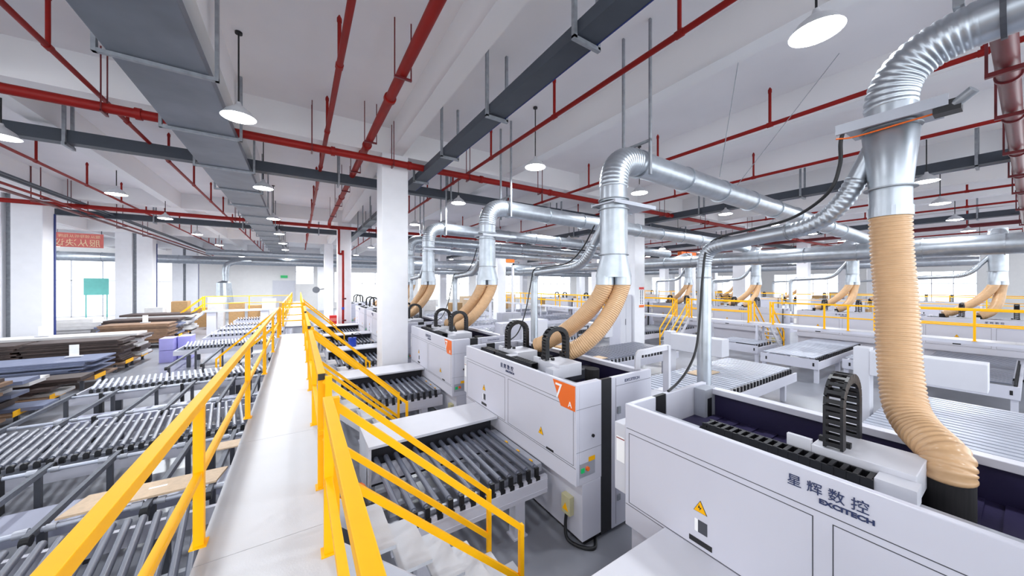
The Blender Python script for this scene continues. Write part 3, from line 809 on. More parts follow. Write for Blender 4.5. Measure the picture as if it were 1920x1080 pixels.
hp = spline([(4.6, 0.71, 4.2), (4.6, 0.71, 4.06), (4.6, 0.7, 3.77), (4.56, 0.67, 3.37), (4.5, 0.65, 3.0), (4.42, 0.62, 2.68), (4.33, 0.58, 2.46), (4.22, 0.5, 2.34), (4.1, 0.41, 2.28), (4.03, 0.35, 2.23), (3.99, 0.34, 2.15), (3.99, 0.34, 2.09)], 14)
part(ring(A(4.17), (0, 0, 1), 0.138, 0.008, 0.09, 32), 'hose_clamp', 'galv', t)
part(ribbed(hp, 0.127, 0.036, 0.014, 28), 'spiral_hose', 'tan', t, label='tan spiral suction hose')
part(MB().cyl((3.99, 0.34, 2.11), (3.99, 0.34, 1.83), 0.132, n=24), 'hose_foot', 'brush', t)
# branch pipe to the standing pipe
bp = [(4.6, .74, 4.86), (4.62, .92, 4.62), (4.64, 1.1, 4.3), (4.66, 1.3, 4.16)]
part(MB().tube([(4.6, .76, 4.95), (4.62, .95, 4.5)], 0.075, 20), 'branch_pipe', 'galv', t)
part(ribbed(bez((4.62, .93, 4.54), (4.63, 1.05, 4.26), (4.66, 1.2, 4.13), (4.68, 1.45, 4.11), 16), 0.08, 0.05, 0.008, 20), 'ribbed_branch', 'galv', t)
part(MB().cyl((4.68, 1.42, 4.11), (4.78, 2.22, 4.04), 0.085, n=20), 'branch_pipe', 'galv', t)
part(ribbed(bez((4.78, 2.2, 4.04), (4.8, 2.4, 4.03), (4.82, 2.5, 3.98), (4.82, 2.5, 3.72), 14), 0.085, 0.045, 0.008, 20), 'ribbed_branch', 'galv', t)
part(MB().cyl((4.82, 2.5, 3.76), (4.82, 2.5, 2.05), 0.09, n=24), 'standing_pipe', 'galv', t)
part(ring((4.82, 2.5, 3.6), (0, 0, 1), 0.09, 0.012, 0.02), 'clamp_ring', 'galvd', t)
part(ring((4.69, 1.5, 4.105), (0.1, 0.8, -0.07), 0.085, 0.012, 0.02), 'clamp_ring', 'galvd', t)
tag(part(MB().tube(spline([(4.38, .98, 4.95), (4.4, 1.0, 4.86), (4.46, 1.02, 4.66), (4.5, 1.12, 4.42), (4.62, 1.45, 4.24), (4.7, 1.9, 4.18), (4.76, 2.25, 4.14), (4.74, 2.42, 4.0), (4.7, 2.46, 3.6), (4.66, 2.48, 3.0), (4.6, 2.5, 2.6), (4.4, 2.5, 2.36), (4.1, 2.46, 2.24), (3.8, 2.4, 2.2)], 8), 0.016, 10), 'power_cable', 'black'), 'black cable draped along the silver branch pipe down to the nearest machine', 'cable')

def make_extraction(xd, yd, f1, f2, sp, label, xend=21.4, stand=True):
    """elbow duct at (xd, yd) feeding two tan hoses to f1 and f2; standing pipe at sp"""
    t = thing('extraction_duct', label, 'duct', (xd, yd, 2.0), 'extraction ducts over the machines')
    R = 0.242; D = lambda z: (xd, yd, z)
    zc = 5.83
    el = bez(D(5.25), D(5.62), (xd + 0.16, yd, zc), (xd + 0.6, yd, zc), 26)
    part(ribbed(el, R, 0.06, 0.012, 28), 'ribbed_elbow', 'galv', t)
    part(MB().cyl((xd + 0.58, yd, zc), (xend, yd, zc - 0.25), R, n=28), 'duct_pipe', 'galv', t)
    for k in range(9):
        x = xd + 0.72 + 1.55 * k
        if x < xend: part(ring((x, yd, zc - 0.25 * (x - xd) / (xend - xd)), (1, 0, 0), R, 0.025, 0.05), 'joint_flange', 'galv', t)
    for dy in (-0.3, 0.3):
        part(MB().box(xd + 0.62, xd + 0.67, yd + dy - 0.02, yd + dy + 0.02, zc - R - 0.05, SLAB), 'hanger_rod', 'galvd', t)
    part(MB().box(xd + 0.62, xd + 0.67, yd - 0.32, yd + 0.32, zc + 0.32, zc + 0.36), 'hanger_bar', 'galvd', t)
    part(MB().cyl(D(5.0), D(5.28), R, n=32), 'collar', 'galv', t)
    part(ring(D(5.03), (0, 0, 1), R, 0.03, 0.015, 32), 'flange', 'galvd', t)
    part(MB().box(xd - 0.28, xd + 0.85, yd - 0.26, yd + 0.26, 4.93, 4.955).box(xd - 0.28, xd + 0.85, yd - 0.28, yd - 0.25, 4.91, 4.975).box(xd - 0.28, xd + 0.85, yd + 0.25, yd + 0.28, 4.91, 4.975), 'slide_damper', 'alu', t)
    part(ring(D(4.85), (0, 0, 1), R - 0.0, 0.03, 0.015, 32), 'flange', 'galvd', t)
    part(MB().cyl(D(4.93), D(4.04), R, n=32), 'drop_pipe', 'galv', t)
    part(ring(D(4.04), (0, 0, 1), R, 0.025, 0.015, 32), 'flange', 'galvd', t)
    # round-to-oval boot
    n = 32; vs = []; fs = []
    for (z, rx, ry) in ((4.04, R - 0.01, R - 0.01), (3.66, 0.32, 0.19), (3.64, 0.32, 0.19)):
        for j in range(n):
            a = 2 * math.pi * j / n
            # oval long axis turned toward +X -Y
            u = rx * math.cos(a); v = ry * math.sin(a); ca, sa = math.cos(-0.6), math.sin(-0.6)
            vs.append((xd + u * ca - v * sa, yd + u * sa + v * ca, z))
    for i in range(2):
        fs += [(i * n + j, i * n + (j + 1) % n, (i + 1) * n + (j + 1) % n, (i + 1) * n + j) for j in range(n)]
    part(MB().add(vs, fs, True), 'boot', 'galv', t)
    for s_, f in ((-1, f2), (1, f1)):
        o = Vector((xd + s_ * 0.155 * math.cos(-0.6), yd + s_ * 0.155 * math.sin(-0.6), 3.66)); f = Vector(f)
        part(MB().tube([o, o - Vector((0, 0, 0.16))], [0.158, 0.158], 24), 'hose_clamp', 'galv', t)
        path = [o - Vector((0, 0, 0.12))] + bez(o - Vector((0, 0, 0.14)), o - Vector((0.06, -0.1, 0.6)), f + Vector((0.22, -0.52, 0.2)), f, 40)
        part(ribbed(path, 0.142, 0.036, 0.011, 22), 'spiral_hose', 'tan', t, label='tan spiral suction hose')
        part(MB().cyl(f + Vector((0, 0, 0.03)), f - Vector((0, 0, 0.35)), 0.11, n=20), 'hose_foot', 'brush', t)
    if stand:
        sx, sy = sp; r = 0.085
        b0 = Vector((xd - 0.02, yd + 0.12, 4.75))
        part(MB().tube([b0, b0 + Vector((-0.02, 0.35, -0.5))], 0.08, 18), 'branch_pipe', 'galv', t)
        b1 = b0 + Vector((-0.02, 0.33, -0.47))
        part(ribbed(bez(b1, b1 + Vector((0, 0.14, -0.25)), b1 + Vector((0, 0.3, -0.4)), b1 + Vector((0.02, 0.62, -0.42)), 16), r, 0.05, 0.008, 18), 'ribbed_branch', 'galv', t)
        b2 = b1 + Vector((0.02, 0.6, -0.42)); b3 = Vector((sx, sy - 0.22, 3.8))
        part(MB().cyl(b2, b3, r, n=18), 'branch_pipe', 'galv', t)
        part(ribbed(bez(b3, b3 + Vector((0, 0.12, 0)), (sx, sy, 3.8), (sx, sy, 3.55), 10), r, 0.045, 0.008, 18), 'ribbed_branch', 'galv', t)
        part(MB().cyl((sx, sy, 3.58), (sx, sy, 2.0), r, n=20), 'standing_pipe', 'galv', t)
    return t
e1 = make_extraction(4.81, 4.1, (4.12, 4.62, 2.25), (4.12, 5.5, 2.25), (4.8, 6.5), 'silver elbow duct with damper and two tan hoses over the plated machine')
dup(e1, (-0.1, 4.62, 0), 'silver elbow duct with two tan hoses over the third machine, right of the column')
dup(e1, (-0.35, 9.2, 0), 'smaller silver elbow duct with two tan hoses behind, beside the column')
dup(e1, (0, 13.2, 0), 'silver elbow duct seen left of the first column, nearer one')
dup(e1, (0, 17.4, 0), 'silver elbow duct seen left of the first column, farther one')
def cable(dx, dy, lb):
    tag(part(MB().tube(spline([(4.6 + dx, 4.36 + dy, 4.6), (4.62 + dx, 4.7 + dy, 4.2), (4.68 + dx, 5.2 + dy, 3.95), (4.74 + dx, 6.0 + dy, 3.9), (4.72 + dx, 6.4 + dy, 3.86), (4.66 + dx, 6.46 + dy, 3.5), (4.55 + dx, 6.5 + dy, 2.9), (4.3 + dx, 6.45 + dy, 2.4), (3.9 + dx, 6.3 + dy, 2.22)], 7), 0.014, 8), 'power_cable', 'black'), lb, 'cable')
cable(0, 0, 'black cable hanging from the silver branch pipe of the plated machine')
cable(-0.1, 4.62, 'black cable hanging from the branch pipe of the third machine')
# rear row extraction, short links into the collector
e2 = make_extraction(4.81 + RB, 4.9, (4.12 + RB, 5.3, 2.25), (4.3 + RB, 6.2, 2.25), (4.8 + RB, 7.4), 'silver drop duct with two tan hoses over the rear row, left of the tall hose', xend=24.2)
for o in list(e2.children):
    if o.name.split('.')[0] in ('duct_pipe', 'joint_flange', 'ribbed_elbow', 'hanger_rod', 'hanger_bar'):
        bpy.data.objects.remove(o)
xd, yd = 4.81 + RB, 4.9
part(ribbed(bez((xd, yd, 5.25), (xd, yd, 5.5), (xd - 0.1, yd, 5.55), (xd - 0.5, yd, 5.5), 14), 0.225, 0.06, 0.012, 20), 'ribbed_elbow', 'galv', e2)
part(MB().cyl((xd - 0.45, yd, 5.5), (21.9, yd, 5.2), 0.225, n=20), 'duct_pipe', 'galv', e2)
part(MB().tube([(xd, yd, 5.2), (xd, yd, 5.75)], 0.24, 24), 'duct_cap', 'galv', e2)
dup(e2, (0, 4.2, 0), 'silver drop duct with two tan hoses beyond the vertical silver pipe')
dup(e2, (0, -4.15, 0), 'silver drop duct with two tan hoses at the right edge')
dup(e2, (0, 8.4, 0), 'distant silver drop duct behind the middle column')
dup(e2, (0, 12.6, 0), 'more distant silver drop duct behind the middle hoses')
for i in range(3):
    dup(e2, (18.7, 1.4 + 6 * i, 0), od[i] + ' silver drop duct with tan hoses over the very distant third row', 'third row ducts')

# ================================================================ roller conveyors
def roller_mesh_parts(t, xs, y0, y1, z, r, m='roller', skew=0.0, holders=True, n=10, small=False, slat=False):
    first = None; hf_ = None
    for i, x in enumerate(xs):
        if first is None:
            first = part(MB().box(x - 0.066, x + 0.066, y0 + 0.02, y1 - 0.02, z + 0.02, z + 0.045), 'slat', m, t) if slat else part(MB().cyl((x, y0 + 0.03, z), (x + skew, y1 - 0.03, z), r, n=n).cyl((x - skew * 0.01, y0 - 0.01, z), (x, y0 + 0.03, z), r * 0.72, n=n), 'roller', m, t)
            x00 = x
            if holders:
                hm = MB().cyl((x + 0.004, y0 - 0.05, z - 0.01), (x, y0 + 0.01, z - 0.01), 0.034, n=8).box(x - 0.03, x + 0.03, y0 - 0.05, y0 - 0.01, z - 0.08, z - 0.01) if small else MB().box(x - 0.028, x + 0.028, y0 - 0.045, y0 - 0.005, z - 0.13, z + 0.02).box(x - 0.035, x + 0.035, y0 - 0.065, y0 - 0.045, z - 0.15, z - 0.1)
                hf_ = part(hm, 'roller_bracket', 'black', t)
        else:
            c = first.copy(); COL.objects.link(c); c.location = (x - x00, 0, 0)
            if hf_ is not None:
                c = hf_.copy(); COL.objects.link(c); c.location = (x - x00, 0, 0)

def infeed(y0, label, clabel, k):
    """roller conveyor entering the machine starting at y0 (machine near end) plus its hood"""
    ya, yb = y0 + 0.62, y0 + 2.2
    t = thing('roller_conveyor', label, 'conveyor', (1.95, (ya + yb) / 2, 0), 'grey roller conveyors')
    part(MB().box(0.86, MX - 0.005, ya - 0.03, ya + 0.03, 0.5, 0.75).box(0.86, MX - 0.005, ya - 0.036, ya - 0.03, 0.69, 0.71).box(0.86, MX - 0.005, ya - 0.036, ya - 0.03, 0.55, 0.565), 'side_beam', 'white', t)
    part(MB().box(0.86, MX - 0.005, yb - 0.06, yb, 0.5, 0.75), 'side_beam', 'white', t)
    roller_mesh_parts(t, [0.98 + 0.145 * j for j in range(14)], ya + 0.03, yb - 0.02, 0.87, 0.036)
    m = MB()
    for j in range(3): m.box(0.92, MX - 0.02, ya + 0.35 + 0.4 * j, ya + 0.4 + 0.4 * j, 0.55, 0.6)
    part(m, 'cross_members', 'alu', t)
    for x in (1.15, 2.5):
        part(MB().box(x, x + 0.16, ya, ya + 0.16, 0.0, 0.5).box(x - 0.03, x + 0.19, ya - 0.02, ya + 0.18, 0, 0.02), 'leg', 'white', t)
        part(MB().box(x, x + 0.16, yb - 0.2, yb - 0.06, 0.0, 0.5), 'leg', 'white', t)
    part(MB().box(MX - 0.2, MX - 0.012, ya + 0.1, yb - 0.1, 0.751, 0.86), 'feed_plate', 'alu', t)
    part(MB().box(MX - 0.16, MX - 0.1, ya + 0.2, ya + 0.26, 0.86, 0.88).box(MX - 0.16, MX - 0.1, ya + 0.55, ya + 0.61, 0.86, 0.88).box(MX - 0.16, MX - 0.1, ya + 0.9, ya + 0.96, 0.86, 0.88), 'yellow_rollers', 'yellow', t)
    c = thing('conveyor_hood', clabel, 'cover', (1.95, y0 + 2.45, 0), 'flat white hoods between the conveyors')
    part(MB().box(0.86, MX - 0.004, y0 + 2.03, y0 + 2.9, 1.075, 1.12), 'hood_top', 'white2', c, 0.006)
    part(MB().box(0.86, 0.9, y0 + 2.04, y0 + 2.9, 0.3, 1.075), 'hood_end', 'white2', c)
    part(MB().box(0.9, MX - 0.02, y0 + 2.26, y0 + 2.3, 0.4, 1.075), 'dark_inner_sheet', 'mesh', c)  # dark sheet standing in for the shade beneath the hood top
    part(MB().box(0.9, MX - 0.02, y0 + 2.86, y0 + 2.9, 0.4, 1.075), 'hood_back', 'white2', c)
    part(MB().box(0.95, 1.05, y0 + 2.6, y0 + 2.7, 0, 0.3).box(2.8, 2.9, y0 + 2.6, y0 + 2.7, 0, 0.4), 'hood_leg', 'white2', c)
    return t, c
infeed(3.2, 'grey roller conveyor feeding the plated machine, nearest on the right', 'white hood top behind the nearest right roller conveyor', 1)
infeed(7.37, 'grey roller conveyor feeding the third machine in front of the column', 'white hood top at the foot of the first column', 2)
r3, c3 = infeed(11.55, 'grey roller conveyor beside the first column, seen left of it', 'white hood left of the first column with the blue pump', 3)
infeed(-0.95, 'grey roller conveyor below the picture feeding the nearest machine', 'large white hood top at the bottom centre right in front of the nearest machine', 0)
for k, y in ((4, 15.7), (5, 19.85)):
    dup(r3, (0, y - 11.55, 0), ['nearer', 'farther'][k - 4] + ' distant roller conveyor right of the far walkway')
    dup(c3, (0, y - 11.55, 0), ['nearer', 'farther'][k - 4] + ' distant white hood right of the far walkway')

def lateral(x0, x1, y0, y1, z, label, skew=-0.24, step=0.12, white_side=True, m='roller'):
    """long crosswise roller conveyor on the left, rollers slightly skewed"""
    t = thing('roller_conveyor', label, 'conveyor', ((x0 + x1) / 2, y0, 0), 'grey roller conveyors')
    n = min(100, int((x1 - x0 - 0.3) / step))
    roller_mesh_parts(t, [x0 + 0.35 + step * j for j in range(n)], y0 + 0.06, y1 - 0.06, z, 0.036, m, skew, small=True)
    part(MB().box(x0, x1, y0 - 0.03, y0 + 0.03, z - 0.32, z - 0.12), 'side_beam', 'white', t)
    part(MB().box(x0, x1, y1 - 0.03, y1 + 0.03, z - 0.32, z - 0.12), 'side_beam', 'white', t)
    part(MB().box(x0, x0 + 0.04, y0, y1, z - 0.32, z - 0.12), 'end_plate', 'white', t)
    x = x0 + 0.4
    while x < x1:
        for yy in (y0, y1 - 0.1):
            part(MB().box(x, x + 0.12, yy, yy + 0.1, 0, z - 0.32), 'leg', 'dgrey', t)
        x += 2.6
    m_ = MB()
    for k in range(2):
        m_.box(x0, x1, y0 + 0.5 + 0.5 * k, y0 + 0.56 + 0.5 * k, z - 0.28, z - 0.2)
    part(m_, 'cross_members', 'alu', t)
    return t
lateral(-7.0, -0.65, 3.55, 5.55, 0.85, 'nearest left roller conveyor at the bottom left corner')
lateral(-7.0, -0.65, 7.98, 9.86, 0.85, 'second left roller conveyor behind the chipboard panel')
lateral(-4.7, -0.65, 12.6, 13.86, 0.88, 'third left roller conveyor with its end near the board racks', m='rollerl')
lateral(-4.4, -0.65, 19.3, 21.1, 0.85, 'left roller conveyor with the lavender crates at its end', m='rollerl')
for i, y in enumerate((23.2, 25.7, 28.2, 32.8)):
    lateral(-4.2, -0.65, y, y + 1.7, 0.85, ['fifth', 'sixth', 'seventh', 'eighth'][i] + ' roller conveyor in the distant left stack of conveyors', m='rollerl', step=0.17)
lateral(-0.6, 0.3, 15.2, 16.9, 0.85, 'short roller conveyor seen through the walkway gap', skew=0)

# shafts and lengthways belts between the left conveyors
def shaft(y, x0, x1, z, label):
    t = thing('drive_shaft', label, 'shaft', ((x0 + x1) / 2, y, z))
    part(MB().cyl((x0, y, z), (x1, y, z), 0.028, n=12), 'steel_shaft', 'rollerl', t)
    for x in BELTS:
        if x0 < x < x1:
            part(MB().cyl((x - 0.16, y, z), (x - 0.06, y, z), 0.045, n=12), 'clamp_collar', 'alu', t)
            part(MB().cyl((x + 0.06, y, z), (x + 0.14, y, z), 0.04, n=12), 'clamp_collar', 'alu', t)
    x = x0 + 0.5
    while x < x1:
        part(MB().box(x - 0.03, x + 0.03, y - 0.05, y + 0.05, 0.3, z + 0.03), 'bearing_stand', 'black', t); x += 1.45
BELTS = [-0.98, -1.55, -2.42, -3.1, -3.86, -4.6, -5.4, -6.2]
for y, lb in ((5.9, 'steel cross shaft just in front of the chipboard panel'), (7.72, 'steel cross shaft before the second left roller conveyor'),
              (10.3, 'steel cross shaft behind the second left roller conveyor'), (12.4, 'steel cross shaft before the third left roller conveyor')):
    shaft(y, -6.9 if y < 11 else -4.6, -0.62, 0.8, lb)
def belt(x, y0, y1, label):
    t = thing('belt_rail', label, 'belt conveyor', (x, (y0 + y1) / 2, 0), 'lengthways belt rails')
    part(MB().box(x - 0.03, x + 0.03, y0, y1, 0.78, 0.83), 'rail', 'grey', t)
    part(MB().box(x - 0.028, x + 0.028, y0 - 0.05, y1 + 0.05, 0.832, 0.85), 'belt', 'grey', t)
    part(MB().cyl((x - 0.035, y0 - 0.03, 0.79), (x + 0.035, y0 - 0.03, 0.79), 0.055, n=14), 'pulley', 'black', t)
    part(MB().cyl((x - 0.035, y1 + 0.03, 0.79), (x + 0.035, y1 + 0.03, 0.79), 0.055, n=14), 'pulley', 'black', t)
    part(MB().box(x - 0.03, x + 0.03, y0 + 0.2, y0 + 0.26, 0, 0.78), 'leg', 'dgrey', t)
    part(MB().box(x - 0.03, x + 0.03, y1 - 0.3, y1 - 0.24, 0, 0.78), 'leg', 'dgrey', t)
for i, x in enumerate(BELTS):
    belt(x, 5.75, 7.85, od[i] + ' belt rail from the walkway, between the two near left conveyors')
    belt(x, 9.98, 12.5, od[i] + ' belt rail from the walkway, behind the second left conveyor') if i < 6 else None
for i, x in enumerate((-0.9, -1.75, -2.75, -3.6)):
    belt(x, 1.2, 3.45, od[i] + ' belt rail at the very bottom left') 
    belt(x, 15.1, 19.0, od[i] + ' belt rail before the lavender crates')
# white side guards between the conveyors
for i, (y, z0, z1, lb) in enumerate(((6.5, 0.4, 0.56, 'near'), (10.9, 0.4, 0.58, 'far'))):
    tag(part(MB().box(-6.8 if i == 0 else -4.4, -0.7, y, y + 0.55, z0, z1).box(-6.0 if i == 0 else -4.2, -5.9 if i == 0 else -4.1, y, y + 0.12, 0, z0).box(-1.0, -0.9, y, y + 0.12, 0, z0), 'base_beam', 'lilac'), lb + ' white base beam under the belt rails', 'beam')
t = thing('chipboard_panel', 'pale chipboard panel lying across the left belt rails', 'panel', (-1.6, 6.1, 0.855))
part(MB().add([(-2.3, 5.9, 0.855), (-0.93, 5.9, 0.855), (-0.86, 6.28, 0.855), (-2.2, 6.34, 0.855), (-2.3, 5.9, 0.88), (-0.93, 5.9, 0.88), (-0.86, 6.28, 0.88), (-2.2, 6.34, 0.88)],
              [(3, 2, 1, 0), (4, 5, 6, 7), (0, 1, 5, 4), (1, 2, 6, 5), (2, 3, 7, 6), (3, 0, 4, 7)]), 'board', 'wood', t)
part(MB().box(-1.62, -1.45, 6.1, 6.14, 0.88, 0.882), 'paper_sticker', 'inkw', t)
tag(part(MB().box(-1.1, -0.72, 7.0, 7.3, 0.855, 0.875), 'wood_offcut', 'wood'), 'small wood offcut on the belt rails beside the walkway', 'offcut')

# tables behind the machines (right middle)
def outfeed(x0, x1, y0, y1, z, label, step=0.19, m='rollerl', panel=True, toothed=True):
    t = thing('roller_table', label, 'roller table', ((x0 + x1) / 2, y0, 0), 'wide roller tables behind the machines')
    n = min(98, int((x1 - x0 - 0.1) / step))
    roller_mesh_parts(t, [x0 + 0.08 + step * j for j in range(n)], y0 + 0.08, y1 - 0.04, z, 0.052, m, 0, toothed, 8, slat=True)
    part(MB().box(x0, x1, y0 - 0.03, y0 + 0.02, z - 0.36, z - 0.1), 'side_beam', 'white', t)
    part(MB().box(x0, x1, y1 - 0.03, y1 + 0.02, z - 0.36, z - 0.1), 'side_beam', 'white', t)
    if panel:
        part(MB().box(x0 - 0.04, x0, y0 - 0.03, y1 + 0.02, z - 0.36, z - 0.02), 'end_panel', 'white', t)
        part(MB().box(x0 - 0.045, x0 - 0.04, y0 + 0.08, y0 + 0.13, z - 0.25, z - 0.13).box(x0 - 0.045, x0 - 0.04, y1 - 0.2, y1 - 0.15, z - 0.25, z - 0.13), 'slot', 'black', t)
    x = x0 + 0.05
    while x < x1:
        for yy in (y0, y1 - 0.12):
            part(MB().box(x, x + 0.12, yy, yy + 0.12, 0, z - 0.36), 'leg', 'white', t)
        x += 2.4
    return t
outfeed(5.0, 13.1, 4.0, 5.95, 0.85, 'wide bright roller table behind the plated machine')
outfeed(5.0, 13.2, 7.9, 9.9, 0.85, 'darker roller table below the middle column', m='roller')
outfeed(5.0, 12.6, -0.2, 1.8, 0.85, 'roller table behind the nearest machine at right')
outfeed(5.0, 13.2, 12.4, 14.2, 0.85, 'distant roller table behind the third machine', m='roller')
outfeed(15.45, 21.4, 4.1, 5.8, 0.85, 'white panelled roller table below the right walkway, middle')
outfeed(16.9, 18.8, 6.5, 8.2, 0.85, 'white panelled roller table left of the middle right one', step=0.28)
outfeed(15.8, 21.4, 0.2, 2.1, 0.85, 'white panelled dark topped roller table at the right edge', m='roller')
outfeed(16.6, 18.8, 2.5, 3.7, 0.85, 'short roller table with wide slats behind the tall hose', step=0.28)
outfeed(15.8, 21.4, 11.5, 13.5, 0.85, 'distant roller table right of the middle column', m='roller')
for i, y in enumerate((16, 20, 24, 28)):
    outfeed(6.0, 13.5, y, y + 1.9, 0.85, od[i] + ' of the far roller tables behind the middle hoses', step=0.3, m='roller', toothed=False)
    outfeed(15.8, 21.4, y, y + 1.9, 0.85, od[i] + ' of the far roller tables by the right walkway', step=0.3, m='roller', toothed=False)
for i, y in enumerate((-0.3, 4.0, 8.2, 12.4)):
    outfeed(25.5, 33, y, y + 1.9, 0.85, od[i] + ' roller table beyond the rear machine row', step=0.3, m='rollerl', toothed=False)
def bridge_box(x, y0, y1, zt, label):
    t = thing('box_cover', label, 'cover', (x, (y0 + y1) / 2, 0), 'white box covers on pedestals')
    part(MB().box(x, x + 0.42, y0, y1 - 0.25, zt - 0.5, zt), 'box_body', 'white2', t, 0.01)
    part(MB().box(x + 0.02, x + 0.32, y1 - 0.25, y1, 0, zt + 0.06), 'pedestal', 'white2', t, 0.01)
bridge_box(10.1, 4.75, 6.55, 1.93, 'white box cover on a pedestal left of the vertical silver pipe')
bridge_box(10.1, 0.42, 2.1, 2.1, 'large white box cover on a pedestal right of the tall tan hose')
bridge_box(10.1, 9.0, 10.7, 1.93, 'white box cover on a pedestal in front of the middle column')
def box_thing(name, x0, x1, y0, y1, z0, z1, m, label, cat, group=None, bevel=0.01):
    return tag(part(MB().box(x0, x1, y0, y1, z0, z1), name, m, None, bevel), label, cat, group)
# white cabinets, boxes
def cabinet(x0, x1, y0, y1, h, label):
    t = thing('control_cabinet', label, 'cabinet', ((x0 + x1) / 2, (y0 + y1) / 2, 0))
    part(MB().box(x0, x1, y0, y1, 0.06, h), 'cabinet_body', 'white', t, 0.01)
    part(MB().box(x0 + 0.03, x1 - 0.03, y0 + 0.03, y1 - 0.03, 0, 0.06), 'plinth', 'black', t)
    part(MB().box(x0 + 0.03, (x0 + x1) / 2 - 0.01, y0 - 0.012, y0, 0.12, h - 0.06), 'door', 'white2', t)
    part(MB().box((x0 + x1) / 2 + 0.01, x1 - 0.03, y0 - 0.012, y0, 0.12, h - 0.06), 'door', 'white2', t)
    part(MB().box((x0 + x1) / 2 - 0.05, (x0 + x1) / 2 - 0.03, y0 - 0.03, y0 - 0.012, h * 0.5, h * 0.6), 'handle', 'dgrey', t)
cabinet(7.2, 8.5, 10.6, 11.5, 2.1, 'white control cabinet behind the plated machine, left of the standing pipe')
cabinet(7.0, 7.9, 11.6, 12.3, 1.9, 'smaller white cabinet behind the third machine')
cabinet(13.3, 14.2, 10.95, 11.6, 3.0, 'tall pale cabinet touching the middle column')
cabinet(9.0, 10.2, 15.0, 15.6, 2.0, 'distant white cabinet between the tan hoses')
box_thing('cardboard_box', 7.55, 8.1, 8.6, 9.1, 0.91, 1.35, 'kraft', 'brown cardboard box on the roller table beside the standing pipe', 'box')
t = thing('tool_rack', 'dark tool rack with blue parts right of the standing pipe', 'rack', (9.1, 9.6, 0.9))
part(MB().box(9.0, 9.05, 9.4, 9.45, 0.91, 1.9).box(9.55, 9.6, 9.4, 9.45, 0.91, 1.9).box(9.0, 9.6, 9.4, 9.45, 1.86, 1.9).box(9.0, 9.6, 9.4, 9.45, 1.4, 1.43), 'frame', 'dgrey', t)
m = MB()
for i in range(4):
    for j in range(4): m.box(9.06 + 0.13 * i, 9.16 + 0.13 * i, 9.38, 9.44, 0.95 + 0.22 * j, 1.1 + 0.22 * j)
part(m, 'black_bins', 'black', t)
part(MB().box(9.32, 9.42, 9.36, 9.38, 1.4, 1.5).box(9.3, 9.45, 9.36, 9.38, 0.93, 1.03), 'blue_bins', 'blue', t)
for x, y, l, wd, lb in ((6.6, 8.2, 0.9, 1.0, 'pale sheet on the table left of the middle hoses'), (9.6, 5.0, 0.9, 0.5, 'pale sheet on the bright roller table beside the standing pipe'), (8.4, 8.1, 0.8, 0.4, 'pale sheet on the darker roller table beneath the hoses')):
    tag(part(MB().box(x, x + l, y, y + wd, 0.905, 0.925), 'chipboard_panel', 'wood'), lb, 'panel')
# poster on the middle column
t = thing('column_poster', 'narrow white poster with red top on the middle column', 'poster', (15.1, 10.79, 2.3))
part(MB().box(14.55, 14.95, 10.775, 10.798, 2.35, 3.42), 'poster_sheet', 'inkw', t)
part(MB().box(14.55, 14.95, 10.77, 10.775, 3.26, 3.38), 'red_header', 'fire', t)
part(MB().box(14.55, 14.95, 10.77, 10.775, 2.35, 2.47), 'orange_footer', 'orange', t)
m = MB()
for i in range(2):
    for j in range(9): m.box(14.63 + 0.16 * i, 14.70 + 0.16 * i, 10.77, 10.775, 2.52 + 0.08 * j, 2.57 + 0.08 * j)
part(m, 'printed_text', 'ink', t)
# orange lifting frames far away
def lift_frame(x, y, w_, h, label):
    t = thing('lifting_frame', label, 'frame', (x, y, 0))
    for xx in (x, x + w_ - 0.18):
        part(MB().box(xx, xx + 0.18, y, y + 0.2, 0, h - 0.3), 'post', 'white2', t)
    part(MB().box(x, x + w_, y, y + 0.25, h - 0.55, h - 0.35), 'crossbeam', 'white2', t)
    part(MB().box(x, x + w_ * 0.3, y - 0.05, y + 0.3, h - 0.3, h + 0.35).box(x + w_ * 0.35, x + w_, y - 0.05, y + 0.3, h - 0.3, h + 0.35), 'orange_panel', 'orange', t)
lift_frame(14.6, 26.5, 2.6, 5.9, 'white lifting frame with orange top seen between the middle hoses')
lift_frame(26.5, 15.6, 2.2, 5.9, 'white lifting frame with orange top left of the vertical silver pipe')
lift_frame(31.0, 12.6, 2.4, 5.9, 'white lifting frame with orange top behind the small twin hoses')

# blue pump and orange parts near the walkway
t = thing('blue_pump', 'small blue pump standing on the white hood left of the column', 'pump', (1.75, 14.2, 1.12))
part(MB().cyl((1.75, 14.2, 1.12), (1.75, 14.2, 1.42), 0.14, n=18).cyl((1.75, 14.2, 1.42), (1.75, 14.2, 1.46), 0.15, n=18), 'tank', 'blue', t)
part(MB().cyl((1.75, 14.2, 1.46), (1.75, 14.2, 1.62), 0.035), 'valve', 'black', t)
part(MB().tube(spline([(1.75, 14.2, 1.55), (1.95, 14.2, 1.62), (2.12, 14.2, 1.45), (2.12, 14.2, 1.14)], 5), 0.012, 6), 'hose', 'black', t)
t = thing('motor_unit', 'orange and blue motor beside the walkway edge behind the first stairs', 'motor', (0.6, 4.9, 0.3))
part(MB().box(0.4, 0.8, 4.6, 5.2, 0, 0.55), 'base', 'dgrey', t)
part(MB().cyl((0.5, 4.75, 0.7), (0.72, 4.95, 0.7), 0.1).cyl((0.5, 4.9, 0.86), (0.6, 5.1, 0.86), 0.05), 'orange_body', 'orange', t)
part(MB().cyl((0.6, 4.65, 0.6), (0.6, 4.65, 0.85), 0.07), 'blue_cap', 'blue', t)

